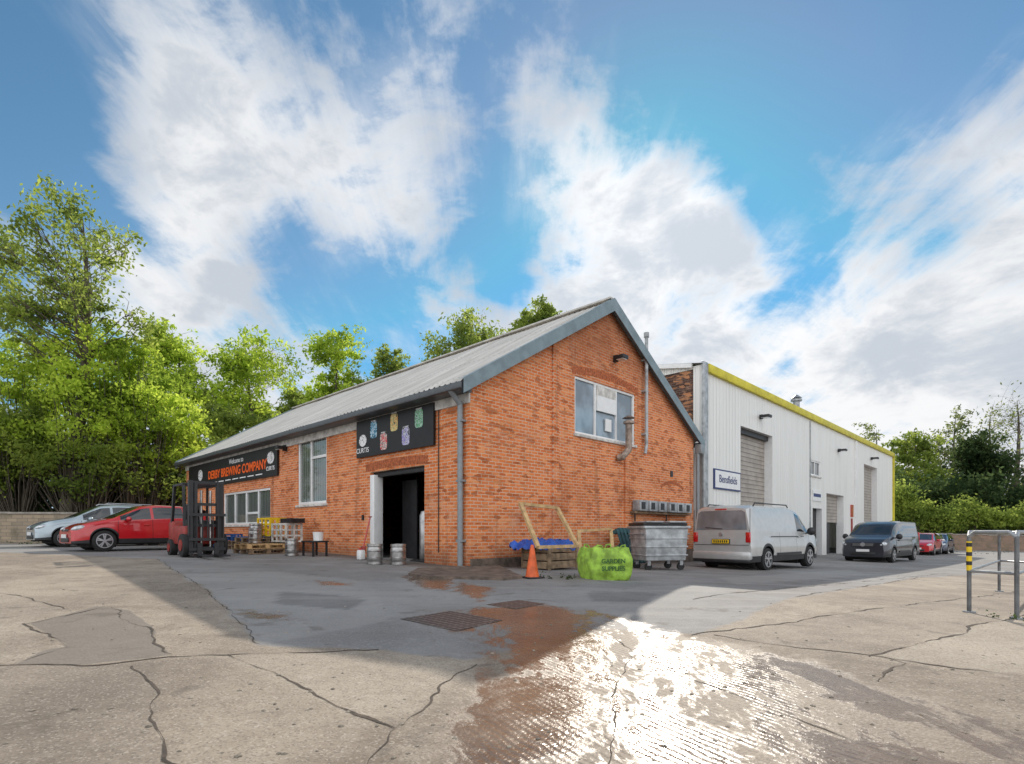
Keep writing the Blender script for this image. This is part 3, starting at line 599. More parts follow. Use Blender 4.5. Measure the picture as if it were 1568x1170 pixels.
M['wb1']=wallbrick('stone_courses',(.38,.30,.21),(.27,.22,.16)); M['wb2']=wallbrick('brown_brick_wall',(.30,.19,.13),(.22,.15,.11))
bwall('stone_wall',-55,23,-17,25.5,1.25,'wb1'); bwall('boundary_wall',33,50,75,49,1.35,'wb2')

# ---------------------------------------------------------------- trees
def mesh_from(name,V,Fq,mi,mats):
    me=bpy.data.meshes.new(name); me.vertices.add(len(V)); me.vertices.foreach_set('co',V.astype(np.float32).ravel())
    me.loops.add(Fq.size); me.loops.foreach_set('vertex_index',Fq.ravel().astype(np.int32)); me.polygons.add(len(Fq))
    me.polygons.foreach_set('loop_start',np.arange(0,Fq.size,4,dtype=np.int32)); me.polygons.foreach_set('loop_total',np.full(len(Fq),4,dtype=np.int32))
    for m in mats: me.materials.append(m)
    me.polygons.foreach_set('material_index',mi.astype(np.int32)); me.update(); me.validate()
    o=bpy.data.objects.new(name,me); coll.objects.link(o); return o
def tube(path,radii,seg=5):
    path=np.array(path); V=[];Fq=[]
    for i,p in enumerate(path):
        d=path[min(i+1,len(path)-1)]-path[max(i-1,0)]; d=d/(np.linalg.norm(d)+1e-9)
        a=np.cross(d,[0.3,0.9,0.2]); a/=np.linalg.norm(a)+1e-9; b=np.cross(d,a)
        for j in range(seg):
            t=2*pi*j/seg; V.append(p+radii[i]*(a*cos(t)+b*sin(t)))
    for i in range(len(path)-1):
        for j in range(seg): Fq.append((i*seg+j,i*seg+(j+1)%seg,(i+1)*seg+(j+1)%seg,(i+1)*seg+j))
    return np.array(V),np.array(Fq)
def leaves(centers,size,r):
    n=len(centers); a=r.normal(size=(n,3)); a/=np.linalg.norm(a,axis=1)[:,None]; b=r.normal(size=(n,3)); b-=(b*a).sum(1)[:,None]*a; b/=np.linalg.norm(b,axis=1)[:,None]
    s=size*r.uniform(.6,1.3,size=(n,1)); V=np.stack([centers+a*s,centers+b*s*.5,centers-a*s,centers-b*s*.5],1).reshape(-1,3)
    return V,np.arange(4*n).reshape(n,4)
def tree(name,x,y,ztop,zbot,rx,nc=70,lp=180,ls=.14,mat='leaf2',seed=1,spread=.75,trunk=.28,core=.35,cone=False,dome=False):
    r=np.random.default_rng(seed); z0=g(x,y)-.1; zt=H+ztop; zc=H+zbot
    V=[];Fq=[];MI=[];off=0
    def add(v,f,m):
        nonlocal off
        V.append(v);Fq.append(f+off);MI.append(np.full(len(f),m));off+=len(v)
    hh=zt-z0; lean=r.normal(size=2)*.03*hh
    def tp(f): return np.array([x+lean[0]*f+.02*hh*sin(f*5+seed),y+lean[1]*f,z0+hh*f*.93])
    fs=np.linspace(0,1,9); v,f=tube([tp(q) for q in fs],[trunk*(1-q)**.8+.02 for q in fs],8); add(v,f,0)
    lobes=[]
    if dome:
        for i in range(16):
            th=r.uniform(0,2*pi); h_=r.uniform(.05,.82); wd=sqrt(max(0,1-h_**1.8)); q=r.uniform(.6,.85)
            lobes.append((cos(th)*wd*q,sin(th)*wd*q,h_,r.uniform(.2,.34),.3,r.uniform(.08,.14)))
        lobes.append((0,0,.42,.55,.55,.40)); lobes.append((r.uniform(-.1,.1),0,.85,.25,.25,.13))
    else:
        for i in range(11):
            th=r.uniform(0,2*pi); h_=r.uniform(.06,.86); wd=sin(pi*min(max(h_*.8+.2,0),1)) if not cone else (1-h_)
            lobes.append((cos(th)*wd*.66,sin(th)*wd*.66,h_,r.uniform(.22,.38),.34,r.uniform(.09,.16)))
        lobes.append((0,0,.5,.42,.42,.40)); lobes.append((r.uniform(-.1,.1),0,.88,.18,.2,.12))
    w=np.array([e[3]*e[4]*e[5] for e in lobes])**.6; w/=w.sum(); cs=[]
    for i in range(nc):
        e=lobes[r.choice(len(lobes),p=w)]; d=r.normal(size=3); d/=np.linalg.norm(d); q=r.uniform(core,1)**.6
        cs.append((x+rx*(e[0]+d[0]*e[3]*q),y+rx*(e[1]+d[1]*e[4]*q),zc+(zt-zc)*(e[2]+d[2]*e[5]*q)))
    allc=[]
    for c in cs:
        c=np.array(c); rad=np.hypot(c[0]-x,c[1]-y); ft=np.clip((c[2]-z0-rad*r.uniform(.5,.9))/(hh*.93),.12,.95); p=tp(ft)
        mid=(p+c)/2+np.array([0,0,-.08*rad])+r.normal(size=3)*.06*rad
        tr=max(.02,trunk*(1-ft)*.38); v,f=tube([p,(p*.5+mid*.5),mid,(mid+c)/2+r.normal(size=3)*.05*rad,c],[tr,tr*.8,tr*.55,tr*.35,.012],4); add(v,f,0)
        cr=rx*r.uniform(.07,.17)*spread
        for k in range(4):
            e=c+r.normal(size=3)*cr*1.3; v,f=tube([mid*.3+c*.7,(c+e)/2+r.normal(size=3)*.05,e],[tr*.3+.006,.012,.006],3); add(v,f,0)
            n=int(lp*r.uniform(.4,1.4)/4); allc.append(e+r.normal(size=(n,3))*cr*np.array([.75,.75,.5]))
    v,f=leaves(np.concatenate(allc),ls,r); add(v,f,1)
    return mesh_from(name,np.concatenate(V),np.concatenate(Fq),np.concatenate(MI),[M['bark'],M[mat]])
def px(p,Y): return (p-784)/F*Y
def zz(p,Y): return (815-p)/F*Y
def treepx(name,cx,top,bot,wid,Y,**k):
    return tree(name,px(cx,Y),Y,zz(top,Y),zz(bot,Y),wid*Y/F/2,**k)
treepx('ash_tree',112,284,530,245,27,nc=110,lp=85,ls=.115,mat='leaf2',seed=11,spread=.66,trunk=.36,core=.5)
treepx('ash_tree',-20,320,560,150,30,nc=60,lp=70,ls=.13,mat='leaf2',seed=14,spread=.7,trunk=.36)
def shrub(name,blobs,n,ls,mat,seed,cl=.35):
    r=np.random.default_rng(seed); allc=[]; V=[];Fq=[];MI=[];off=0
    w=np.array([b[3]*b[4]*b[5] for b in blobs])**.7; w/=w.sum(); nc=max(20,n//120)
    for i in range(nc):
        b=blobs[r.choice(len(blobs),p=w)]; d=r.normal(size=3); d/=np.linalg.norm(d); q=r.uniform(.5,1.02)
        c=np.array(b[:3])+d*np.array(b[3:6])*q
        c[2]=max(c[2],g(c[0],c[1])+.1); allc.append(c+r.normal(size=(120,3))*cl*r.uniform(.5,1.5)*np.array([1,1,.7]))
        base=np.array([b[0],b[1],g(b[0],b[1])]); v,f=tube([base,(base+c)/2+r.normal(size=3)*.2,c],[.05,.03,.01],3); V.append(v);Fq.append(f+off);MI.append(np.zeros(len(f)));off+=len(v)
    v,f=leaves(np.concatenate(allc),ls,r); V.append(v);Fq.append(f+off);MI.append(np.ones(len(f)))
    return mesh_from(name,np.concatenate(V),np.concatenate(Fq),np.concatenate(MI),[M['bark'],M[mat]])
def bl(cx,cy,rx,ry,Y,dy=1.0): return (px(cx,Y),Y,H+zz(cy,Y),rx*Y/F,rx*Y/F*dy,ry*Y/F)
shrub('willow_shrub',[bl(150,570,75,70,28),bl(222,655,70,80,29),bl(110,640,95,75,27.5),bl(262,640,45,65,31),bl(40,580,60,60,28),bl(195,545,40,35,28),bl(272,695,50,50,31)],48000,.105,'leaf1',3,.30)
shrub('hawthorn_hedge',[bl(30,690,80,70,26.5,.5),bl(130,715,90,45,26.8,.5),bl(235,735,60,45,29,.5),bl(-60,680,80,90,26,.5),bl(290,710,35,50,33)],24000,.10,'leaf2',5,.30)
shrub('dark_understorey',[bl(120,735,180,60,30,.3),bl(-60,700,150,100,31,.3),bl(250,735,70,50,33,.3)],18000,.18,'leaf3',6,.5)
for i,(cx,top,bot,wd,Y) in enumerate(((256,497,640,112,44),(385,506,640,122,47),(512,503,640,102,50),(598,526,640,76,55),(716,484,590,132,46),(820,464,560,96,44),(330,588,660,60,58),(452,590,660,55,60),(655,560,610,45,60))):
    treepx('poplar_tree',cx,top,bot,wd,Y,nc=85,lp=110,ls=.16,mat='leaf1' if i in(0,1,2) else 'leaf2',seed=30+i,spread=.95,trunk=.28,dome=True,core=.55)
shrub('background_bushes',[bl(380,660,55,32,42),bl(330,660,40,35,40),bl(300,695,40,50,36),bl(560,620,80,25,56),bl(430,650,50,25,52)],15000,.17,'leaf2',8,.45)
treepx('maple_tree',1405,655,780,105,70,nc=80,lp=110,ls=.24,mat='leaf2',seed=51,spread=.95,trunk=.3,dome=True)
treepx('maple_tree',1468,620,780,85,78,nc=70,lp=70,ls=.22,mat='leafD',seed=52,spread=.95,trunk=.35,dome=True)
treepx('pine_tree',1500,672,800,115,68,nc=105,lp=160,ls=.24,mat='leaf3',seed=53,spread=1.1,trunk=.3,cone=True)
treepx('birch_tree',1560,596,780,150,72,nc=120,lp=18,ls=.2,mat='leafD',seed=54,spread=1.1,trunk=.45,dome=True)
treepx('birch_tree',1520,615,780,75,80,nc=80,lp=14,ls=.2,mat='leafD',seed=57,spread=1.1,trunk=.4,dome=True)
treepx('maple_tree',1328,648,760,70,85,nc=50,lp=40,ls=.24,mat='leafD',seed=55,spread=.8,trunk=.3)
treepx('maple_tree',1640,610,790,120,70,nc=60,lp=70,ls=.24,mat='leafD',seed=56,spread=.8,trunk=.3)
shrub('distant_treeline',[(x_,95+6*sin(x_),H+1+3*sin(x_*.31)**2,7,5,7.5+2*sin(x_*.7)) for x_ in range(-130,150,8)],36000,.6,'leafD',9,1.1)
shrub('garden_hedge',[bl(cx,cy,rx,ry,54,.6) for cx,cy,rx,ry in ((1400,788,30,24),(1440,798,35,18),(1480,788,25,24),(1520,798,35,16),(1560,800,40,16),(1600,790,40,30),(1380,770,20,40))],22000,.16,'leaf2',10,.42)
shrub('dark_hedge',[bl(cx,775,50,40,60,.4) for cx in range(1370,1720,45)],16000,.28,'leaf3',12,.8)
r=np.random.default_rng(77); cs=[]
for a,b_,n in (((820,884),(885,886),8),((1500,942),(1600,955),4),((0,832),(60,832),12),((1400,847),(1560,847),40)):
    for i in range(n):
        t=r.uniform(0,1); p=i2g(a[0]+(b_[0]-a[0])*t,a[1]+(b_[1]-a[1])*t+r.uniform(-2,2)); k=r.uniform(.02,.06)
        cs.append(np.array(p)+np.abs(r.normal(size=(20,3)))*np.array([k,k,k*.9])*np.array([r.choice([-1,1]),1,1]))
v,f=leaves(np.concatenate(cs),.02,r); mesh_from('weeds',v,f,np.zeros(len(f)),[M['leaf3']])
M['grit']=pm('grit',(.28,.24,.19),.9,var=.6,scale=9)
mb=MB()
for i in range(520):
    if i<260: p=i2g(random.uniform(0,1568),random.uniform(900,1165))
    else:
        x,y=L2W(-random.uniform(.1,1.3),random.uniform(0,12)) if i%2 else L2W(random.uniform(0,11),-random.uniform(.1,1.6)); p=Vector((x,y,g(x,y)))
    s_=random.uniform(.006,.018)
    rr=bmesh.ops.create_icosphere(mb.bm,subdivisions=1,radius=s_)
    for v_ in rr['verts']: v_.co=Vector((v_.co.x*random.uniform(.7,1.4),v_.co.y*random.uniform(.7,1.4),v_.co.z*.6))+p
mb.mi('grit'); mb.obj('gravel_debris',smooth=0)

# ---------------------------------------------------------------- vehicles
def vehicle(L,W,top,belt,wheels,wr,sideglass,frontglass,rearglass,paint,seams,tumble=.18,fplan=.2,rplan=.12,sill=.24,arch=.055,glass='glassc',trim='blackp'):
    mb=MB(); top=sorted(top); belt=sorted(belt)
    X=set(np.round(np.linspace(-L/2,L/2,56),3))
    for a,b in list(sideglass)+[frontglass,rearglass]: X|={round(a,3),round(b,3)}
    for s_ in seams: X|={round(s_-.006,3),round(s_+.006,3)}
    ar=wr+arch
    for wx in wheels:
        for t in np.linspace(0,pi,17): X.add(round(float(wx+ar*cos(t)),3))
        X|={round(wx-ar-.001,3),round(wx+ar+.001,3)}
    for e in (.02,.05,.1,.17,.26): X|={round(L/2-e,3),round(-L/2+e,3)}
    X=sorted(float(x) for x in X if abs(x)<=L/2+1e-4); X=[x for i,x in enumerate(X) if i==0 or x-X[i-1]>.0009]
    fine=np.linspace(-L/2,L/2,400)
    def sm(pts,w=9):
        v=np.interp(fine,[p[0] for p in pts],[p[1] for p in pts]); vp=np.pad(v,w,mode='edge'); return np.convolve(vp,np.ones(2*w+1)/(2*w+1),'valid')
    T=sm(top,8); B=sm(belt,8)
    low=[0,.2,.45,.62,.8,1.0]; up=[.07,.5,.9,1.0]
    rings=[]
    for x in X:
        zt=float(np.interp(x,fine,T)); zbl=min(float(np.interp(x,fine,B)),zt-.03); zb=sill
        for wx in wheels:
            if abs(x-wx)<ar: zb=max(zb,wr+sqrt(max(0,ar*ar-(x-wx)**2)))
        zb=min(zb,zbl-.06)
        fr=max(0,(x-(L/2-.55))/.55); re=max(0,(-x-(L/2-.4))/.4)
        pl=1-fplan*fr**2.6-rplan*re**2.6
        pts=[]
        for f_ in low:
            z=zb+(zbl-zb)*f_; k=(z/zbl-.55)/.45; w=W/2*(1-.045*k*k)*pl
            if .6<f_<.9: w*=.988
            if z<.45: w*=1-.02
            pts.append((w,z))
        hb=pts[-1][0]; gh=zt-zbl; tf=min(1,max(0,gh/.45)); rw=hb*(.93-tumble*tf); ze=zbl+gh*.90
        for u in up: pts.append((hb+(rw-hb)*u**1.25,zbl+(ze-zbl)*u))
        pts.append((rw*.90,zbl+gh*.955)); pts.append((rw*.5,zbl+gh*.992)); pts.append((0,zt))
        rings.append([mb.bm.verts.new((x,y,z)) for y,z in pts]+[mb.bm.verts.new((x,-y,z)) for y,z in pts[-2::-1]])
    n=len(rings[0]); nl=len(low); nu=len(up); half=n//2
    mp,mg,ms,mt=mb.mi(paint),mb.mi(glass),mb.mi('rubber'),mb.mi(trim)
    for i in range(len(X)-1):
        xm=(X[i]+X[i+1])/2
        isseam=any(abs(xm-s_)<.006 for s_ in seams)
        for j in range(n-1):
            jj=j if j<half else n-2-j
            m=mp
            if jj<nl-1 and isseam and jj>0: m=ms
            if jj==0: m=mt
            if nl<=jj<=nl+1 and any(a<xm<b for a,b in sideglass): m=mg
            if jj>=nl+nu and ((frontglass[0]<xm<frontglass[1]) or (rearglass[0]<xm<rearglass[1])): m=mg
            f=mb.bm.faces.new((rings[i][j],rings[i][j+1],rings[i+1][j+1],rings[i+1][j])); f.material_index=m
    for r_ in (rings[0],rings[-1]):
        f=mb.bm.faces.new(r_); f.material_index=mp
    mb.box((0,0,(sill+.62)/2),(L-.25,W-.5,.62-sill+.1),'dark'); mb.box((0,0,sill+.02),(L-.5,W-.46,.14),'dark')
    for wx in wheels:
        mb.box((wx,0,wr+.12),(2*ar-.02,W-.52,2*ar-.1),'dark')
        for sy in (-1,1):
            yo=sy*(W/2-.015); yi=sy*(W/2-.23)
            mb.cyl((wx,yi,wr),(wx,yo,wr),wr,'rubber',seg=36,bev=.02)
            mb.cyl((wx,yo-sy*.03,wr),(wx,yo+sy*.004,wr),wr*.68,'blackp',seg=30)
            for k in range(5):
                an=2*pi*k/5+.3
                for da in (-.16,.16):
                    p=Vector((wx+.03*cos(an),yo+sy*.012,wr+.03*sin(an))); q=Vector((wx+wr*.64*cos(an+da),yo+sy*.010,wr+wr*.64*sin(an+da))); mb.beam(p,q,.035,.02,'alloy',up=(0,1,0))
            mb.cyl((wx,yo,wr),(wx,yo+sy*.022,wr),wr*.16,'alloy',seg=14)
            for k in range(30):
                a0,a1=2*pi*k/30,2*pi*(k+1)/30
                mb.poly([(wx+wr*r1*cos(a),yo+sy*.018,wr+wr*r1*sin(a)) for r1,a in ((.62,a0),(.70,a0),(.70,a1),(.62,a1))],'alloy')
    return mb
def fin(mb,name,loc,heading):
    return mb.obj(name,(loc[0],loc[1],g(*loc)),heading,smooth=32)
RY=lambda a:Matrix.Rotation(a,4,'Y')
RZ=lambda a:Matrix.Rotation(a,4,'Z')
def hatch(name,paint,loc,heading,L=3.97,W=1.69,dh=0,estate=False):
    if estate:
        top=[(L/2,.60),(L/2-.06,.72),(L/2-.35,.88),(1.05,1.02),(.25,1.42+dh),(-.25,1.47+dh),(-1.3,1.45+dh),(-L/2+.35,1.38+dh),(-L/2+.1,1.08),(-L/2+.03,.95),(-L/2,.62)]
        sg=[(-.02,.80),(-.95,-.10),(-L/2+.42,-1.0)]; rg=(-L/2+.11,-L/2+.36)
    else:
        top=[(L/2,.60),(L/2-.06,.70),(L/2-.35,.83),(1.0,.98),(.2,1.39+dh),(-.25,1.455+dh),(-.95,1.44+dh),(-1.5,1.35+dh),(-L/2+.14,1.02),(-L/2+.04,.92),(-L/2,.62)]
        sg=[(-.02,.80),(-.95,-.10),(-1.42,-1.0)]; rg=(-L/2+.16,-1.48)
    belt=[(L/2,.55),(L/2-.4,.76),(.95,.91),(0,.95),(-1.5,1.02),(-L/2,.85)]
    mb=vehicle(L,W,top,belt,(L/2-.77,-L/2+.70),.31,sg,(.24,.98),rg,paint,[.86,-.06,-.98])
    for sy in (-1,1):
        mb.sph((L/2-.19,sy*W*.375,.68),(.20,.13,.085),'lens',RZ(-sy*.45)@RY(.25))
        mb.sph((-L/2+.13,sy*W*.38,.84),(.12,.12,.15),'lensr',RZ(sy*.3))
        mb.sph((.62,sy*(W/2+.09),.97),(.07,.11,.075),paint); mb.box((.66,sy*(W/2),.95),(.05,.12,.03),'blackp')
        mb.box((L/2-.12,sy*W*.33,.33),(.1,.2,.1),'blackp',RZ(-sy*.3),.02)
        for xd in (.1,-.85): mb.box((xd,sy*(W/2-.005),.80),(.16,.03,.03),paint,bev=.008)
        if estate: mb.pipe([(.1,sy*.55,1.46+dh),(0,sy*.55,1.51+dh),(-1.4,sy*.55,1.50+dh),(-1.5,sy*.55,1.42+dh)],.016,'alloy',8)
    mb.box((L/2-.015,0,.62),(.06,W*.44,.07),'blackp',bev=.015); mb.box((L/2+.0,0,.34),(.06,W*.5,.14),'blackp',bev=.02); mb.box((L/2+.035,0,.45),(.015,.52,.11),'plateW')
    mb.box((-L/2-.01,0,.62),(.015,.52,.11),'plateY')
    mb.cyl((L/2+.012,0,.64),(L/2+.03,0,.64),.05,'alloy',seg=16)
    return fin(mb,name,loc,heading)
hR=atan2(-.77,-.64)
hatch('red_hatchback_car','red',(-12.0,18.2),hR)
hatch('silver_estate_car','silverb',(-15.2,20.9),hR,L=4.2,W=1.75,dh=.05,estate=True)
hatch('red_parked_car','red',(27.4,37.5),atan2(-.7,-.7)); hatch('blue_parked_car','navy',(30.6,40.5),atan2(-.7,-.7)); hatch('white_parked_car','whitec',(29.0,39.2),atan2(-.7,-.7))
def van(name,paint,loc,heading,kind):
    L,W=(4.9,1.90) if kind=='A' else (5.1,1.92)
    Ht=1.95 if kind=='A' else 1.90
    top=[(L/2,.86),(L/2-.1,1.0),(L/2-.35,1.10),(L/2-.85,1.20),(L/2-1.5,Ht-.17),(L/2-1.9,Ht-.05),(0,Ht),(-L/2+.3,Ht-.01),(-L/2+.1,Ht-.05),(-L/2,Ht-.13)]
    belt=[(L/2,.80),(L/2-.4,.98),(L/2-.9,1.10),(-L/2,1.14)]
    sg=[(L/2-1.85,L/2-1.02)] if kind=='A' else [(L/2-1.85,L/2-1.0),(-.45,L/2-2.0),(-L/2+.35,-.55)]
    mb=vehicle(L,W,top,belt,(L/2-.92,-L/2+.98),.335,sg,(L/2-1.52,L/2-.87),(-9,-8),paint,[L/2-.98,L/2-1.92,L/2-3.1],tumble=.065,fplan=.16,rplan=.05,sill=.27)
    xr=-L/2
    for sy in (-1,1):
        if kind=='A': mb.box((xr-.0,sy*(W/2-.13),.98),(.05,.15,.30),'lensr',RZ(sy*.12),.02)
        else: mb.box((xr,sy*(W/2-.12),1.1),(.04,.14,.5),'lensr',bev=.02)
        mb.sph((L/2-.17,sy*W*.375,.83),(.19,.16,.13),'lens',RZ(-sy*.45)@RY(.3))
        mb.sph((L/2-1.15,sy*(W/2+.12),1.16),(.08,.13,.13),'blackp'); mb.box((L/2-1.12,sy*(W/2),1.1),(.06,.16,.05),'blackp')
        mb.box((L/2-.14,sy*W*.33,.42),(.1,.24,.11),'blackp',RZ(-sy*.28),.02)
        mb.box((-.1,sy*(W/2-.01),1.0),(L-2.6,.02,.02),'rubber'); mb.box((L/2-1.75,sy*(W/2-.005),.98),(.18,.03,.035),paint,bev=.008); mb.box((0,sy*(W/2-.0),.48),(1.7,.02,.07),'blackp')
        if kind=='A':
            mb.pipe([(L/2-2.1,sy*.72,Ht-.05),(L/2-2.2,sy*.72,Ht+.03),(-L/2+.6,sy*.72,Ht+.03),(-L/2+.5,sy*.72,Ht-.05)],.018,'blackp',8)
    wy=W/2-.16
    mb.poly([(xr-.012,-wy,1.20),(xr-.012,wy,1.20),(xr-.012,wy-.06,1.70),(xr-.012,wy-.16,1.76),(xr-.012,-wy+.16,1.76),(xr-.012,-wy+.06,1.70)],'glassl' if kind=='A' else 'glassc')
    mb.box((xr+.03,0,.45),(.22,W-.10,.24),paint,bev=.05); mb.box((xr+.02,0,.30),(.2,W-.16,.10),'blackp',bev=.03); mb.box((xr-.02,0,.86),(.02,.56,.14),'blackp'); mb.box((xr-.035,0,.86),(.012,.52,.11),'plateY')
    for k in range(7): mb.box((xr-.044,-.2+.066*k,.86),(.006,.035,.07),'blackp')
    mb.cyl((xr-.03,0,1.07),(xr-.005,0,1.07),.055,'alloy',seg=20); mb.box((xr-.01,0,1.80),(.03,.35,.03),'lensr'); mb.beam((xr-.02,-.05,1.23),(xr-.02,.5,1.27),.015,.02,'blackp')
    mb.box((xr-.006,0,.76),(.01,W-.2,.012),'rubber')
    for sy in (-1,1): mb.box((xr-.004,sy*(W/2-.075),1.3),(.012,.012,1.0),'rubber')
    mb.box((L/2-.02,0,.80),(.08,W*.46,.16),'blackp',bev=.02)
    for z in (.76,.80,.84): mb.box((L/2+.025,0,z),(.015,W*.42,.012),'alloy')
    mb.cyl((L/2+.02,0,.81),(L/2+.045,0,.81),.09,'alloy',seg=24); mb.box((L/2-.01,0,.40),(.08,W*.5,.13),'blackp',bev=.02); mb.box((L/2+.03,0,.55),(.015,.52,.11),'plateW')
    return fin(mb,name,loc,heading)
h=radians(90-49)
hd=Vector((cos(h),sin(h))); lf=Vector((-hd.y,hd.x))
c=Vector((6.77,15.8))+hd*2.45+lf*.95
van('silver_van','silver',(c.x,c.y),h,'A')
c2=Vector((16.2,24.2))+hd*2.55+lf*.96
van('black_van','char',(c2.x,c2.y),h+pi,'B')

mb=MB()
mb.box((-.2,0,.62),(1.5,1.0,.55),'redd',bev=.06); mb.box((-.95,0,.65),(.5,1.05,.8),'redd',bev=.1); mb.box((-.45,0,1.0),(.5,.5,.15),'blackp',bev=.04); mb.box((-.68,0,1.3),(.12,.5,.5),'blackp',bev=.04)
mb.box((.35,0,.75),(.3,.95,.6),'blackp',bev=.03)
for x,r_ in ((.45,.33),(-.85,.25)):
    for sy in (-1,1): mb.cyl((x,sy*.38,r_),(x,sy*.58,r_),r_,'rubber',seg=26,bev=.02); mb.cyl((x,sy*.57,r_),(x,sy*.6,r_),r_*.5,'redd',seg=20)
for sy in (-1,1):
    mb.beam((.45,sy*.48,.9),(.2,sy*.45,2.1),.07,.07,'blackp'); mb.beam((-.9,sy*.48,1.0),(-.75,sy*.45,2.1),.07,.07,'blackp'); mb.beam((.25,sy*.45,2.1),(-.8,sy*.45,2.1),.07,.06,'blackp')
    mb.box((.72,sy*.40,1.12),(.16,.11,2.1),'blackp'); mb.box((.78,sy*.29,1.12),(.12,.08,2.0),'blackp'); mb.box((.92,sy*.22,.1),(.05,.12,.6),'blackp'); mb.box((1.4,sy*.22,.06),(1.05,.12,.045),'blackp')
    mb.pipe([(.7,sy*.12,.2),(.7,sy*.12,1.9)],.035,'steel')
for i in range(7): mb.box((.2-.16*i,0,2.12),(.04,.9,.04),'blackp')
for z in (.25,.9,1.5,2.12): mb.box((.74,0,z),(.08,.7,.08),'blackp')
for z in (.22,.5,1.2): mb.box((.88,0,z),(.05,.95,.08),'blackp')
for y in np.linspace(-.42,.42,7): mb.box((.88,y,.85),(.03,.03,.72),'blackp')
mb.pipe([(.3,0,1.0),(.05,0,1.25)],.02,'blackp'); mb.lathe([(.17,0),(.19,.015),(.17,.03)],'blackp',Matrix.Translation((.03,0,1.27))@RY(-.5))
hf=atan2(-.72,.70); lx,ly=-8.65,15.5
mb.obj('forklift_truck',(lx,ly,g(lx,ly)),hf,scale=.93)

def pallet(mb,M4,mat='woodd',L=1.2,W=1.0):
    def bx(c,s): mb.box(M4@Vector(c),s,mat,M4.to_quaternion().to_matrix().to_4x4())
    for i in range(7): bx((-L/2+.06+i*(L-.12)/6,0,.13),(.10,W,.02))
    for y in (-W/2+.05,0,W/2-.05):
        bx((0,y,.11),(L,.10,.02)); bx((0,y,.01),(L,.10,.02))
        for x in (-L/2+.07,0,L/2-.07): bx((x,y,.06),(.13,.10,.08))
def keg(mb,p,h_=.52,r=.2,mat='steel'):
    prof=[(r*.92,0),(r*.98,.01),(r*.98,.06),(r*.88,.075),(r*.97,.11),(r*.97,h_*.33),(r*1.03,h_*.35),(r*.97,h_*.38),(r*.97,h_*.62),(r*1.03,h_*.65),(r*.97,h_*.68),(r*.97,h_-.11),(r*.88,h_-.075),(r*.98,h_-.06),(r*.98,h_),(r*.92,h_),(r*.9,h_-.05),(r*.3,h_-.04),(.03,h_-.02)]
    mb.lathe(prof,mat,Matrix.Translation(Vector(p)))
wr_=AZ
def TM(p,rz_=wr_,dz=0): return Matrix.Translation(Vector((p[0],p[1],p[2]+dz)))@RZ(rz_)
def SP(s,t): x,y=L2W(s,t); return Vector((x,y,g(x,y)))
mb=MB(); b0=SP(-1.2,9.0)
for i in range(3): pallet(mb,TM(b0,wr_+.05*i,.15*i),'woodd')
b1=SP(-1.0,10.4)
for i in range(2): pallet(mb,TM(b1,wr_-.03,.15*i),'woodd')
pallet(mb,TM(b1,wr_+.04,.30),'woodb'); b2=SP(-1.7,7.7); pallet(mb,TM(b2,wr_+.1,0),'woodd'); pallet(mb,TM(b2,wr_+.02,.15),'wood')
mb.obj('stacked_pallets',smooth=0)
for p,dz in ((SP(-1.5,8.6),.45),(SP(-1.2,9.3),.45),(SP(-1.8,7.9),.30),(SP(-1.5,6.0),0),(SP(-1.25,2.05),0),(SP(-.85,1.65),0)):
    mb=MB(); keg(mb,(0,0,0),.45 if dz else .5,.19); mb.obj('beer_keg',(p.x,p.y,p.z+dz))
def crate(name,p,dz,mat,rz_=wr_,s=(.6,.8,.5)):
    mb=MB(); sx,sy,sz=s
    for z in np.linspace(.03,sz-.03,4):
        for y in (-sy/2,sy/2): mb.box((0,y,z),(sx,.04,.05),mat)
        for x in (-sx/2,sx/2): mb.box((x,0,z),(.04,sy,.05),mat)
    for x in (-sx/2,0,sx/2):
        for y in (-sy/2,sy/2): mb.box((x,y,sz/2),(.06,.045,sz),mat)
    for y in np.linspace(-sy/2,sy/2,4):
        for x in (-sx/2,sx/2): mb.box((x,y,sz/2),(.045,.06,sz),mat)
    mb.box((0,0,.03),(sx-.06,sy-.06,.03),mat)
    return mb.obj(name,(p.x,p.y,p.z+dz),rz_,smooth=0)
crate('yellow_plastic_crate',SP(-.7,9.3),.47,'yellowp',s=(.5,1.0,.62)); crate('grey_plastic_crate',SP(-.8,7.9),.32,'whited',s=(.5,1.0,.6)); crate('black_plastic_crate',SP(-.75,7.6),.93,'blackp',s=(.4,.7,.15))
crate('blue_plastic_crate',SP(-1.2,11.9),.0,'woodb',s=(.6,1.0,.5))
mb=MB(); mb.box((0,0,.42),(.5,.7,.05),'blackp',bev=.01)
for x in(-.2,.2):
    for y in (-.3,.3): mb.box((x,y,.2),(.05,.05,.4),'blackp')
mb.obj('small_table',tuple(SP(-1.0,5.6)),wr_)
mb=MB(); mb.lathe([(.13,0),(.15,.25),(.16,.26),(.14,.26),(.12,.02)],'white'); p=SP(-1.0,5.4); mb.obj('white_bucket',(p.x,p.y,p.z+.445))
mb=MB(); mb.pipe([(0,0,.3),(.22,0,1.15)],.018,'red'); mb.box((-.03,0,.17),(.03,.25,.35),'redd',RY(.25),.01); mb.beam((.22,-.07,1.15),(.22,.07,1.15),.03,.03,'redd'); p=SP(-.42,3.95); mb.obj('red_shovel',tuple(p),wr_)
mb=MB(); mb.box((0,0,.13),(.16,.22,.26),'white',bev=.04); mb.cyl((0,.04,.26),(0,.04,.31),.03,'red'); mb.obj('plastic_jerrycan',tuple(SP(-.7,3.6)),wr_)
mb=MB(); p=i2g(815,885)
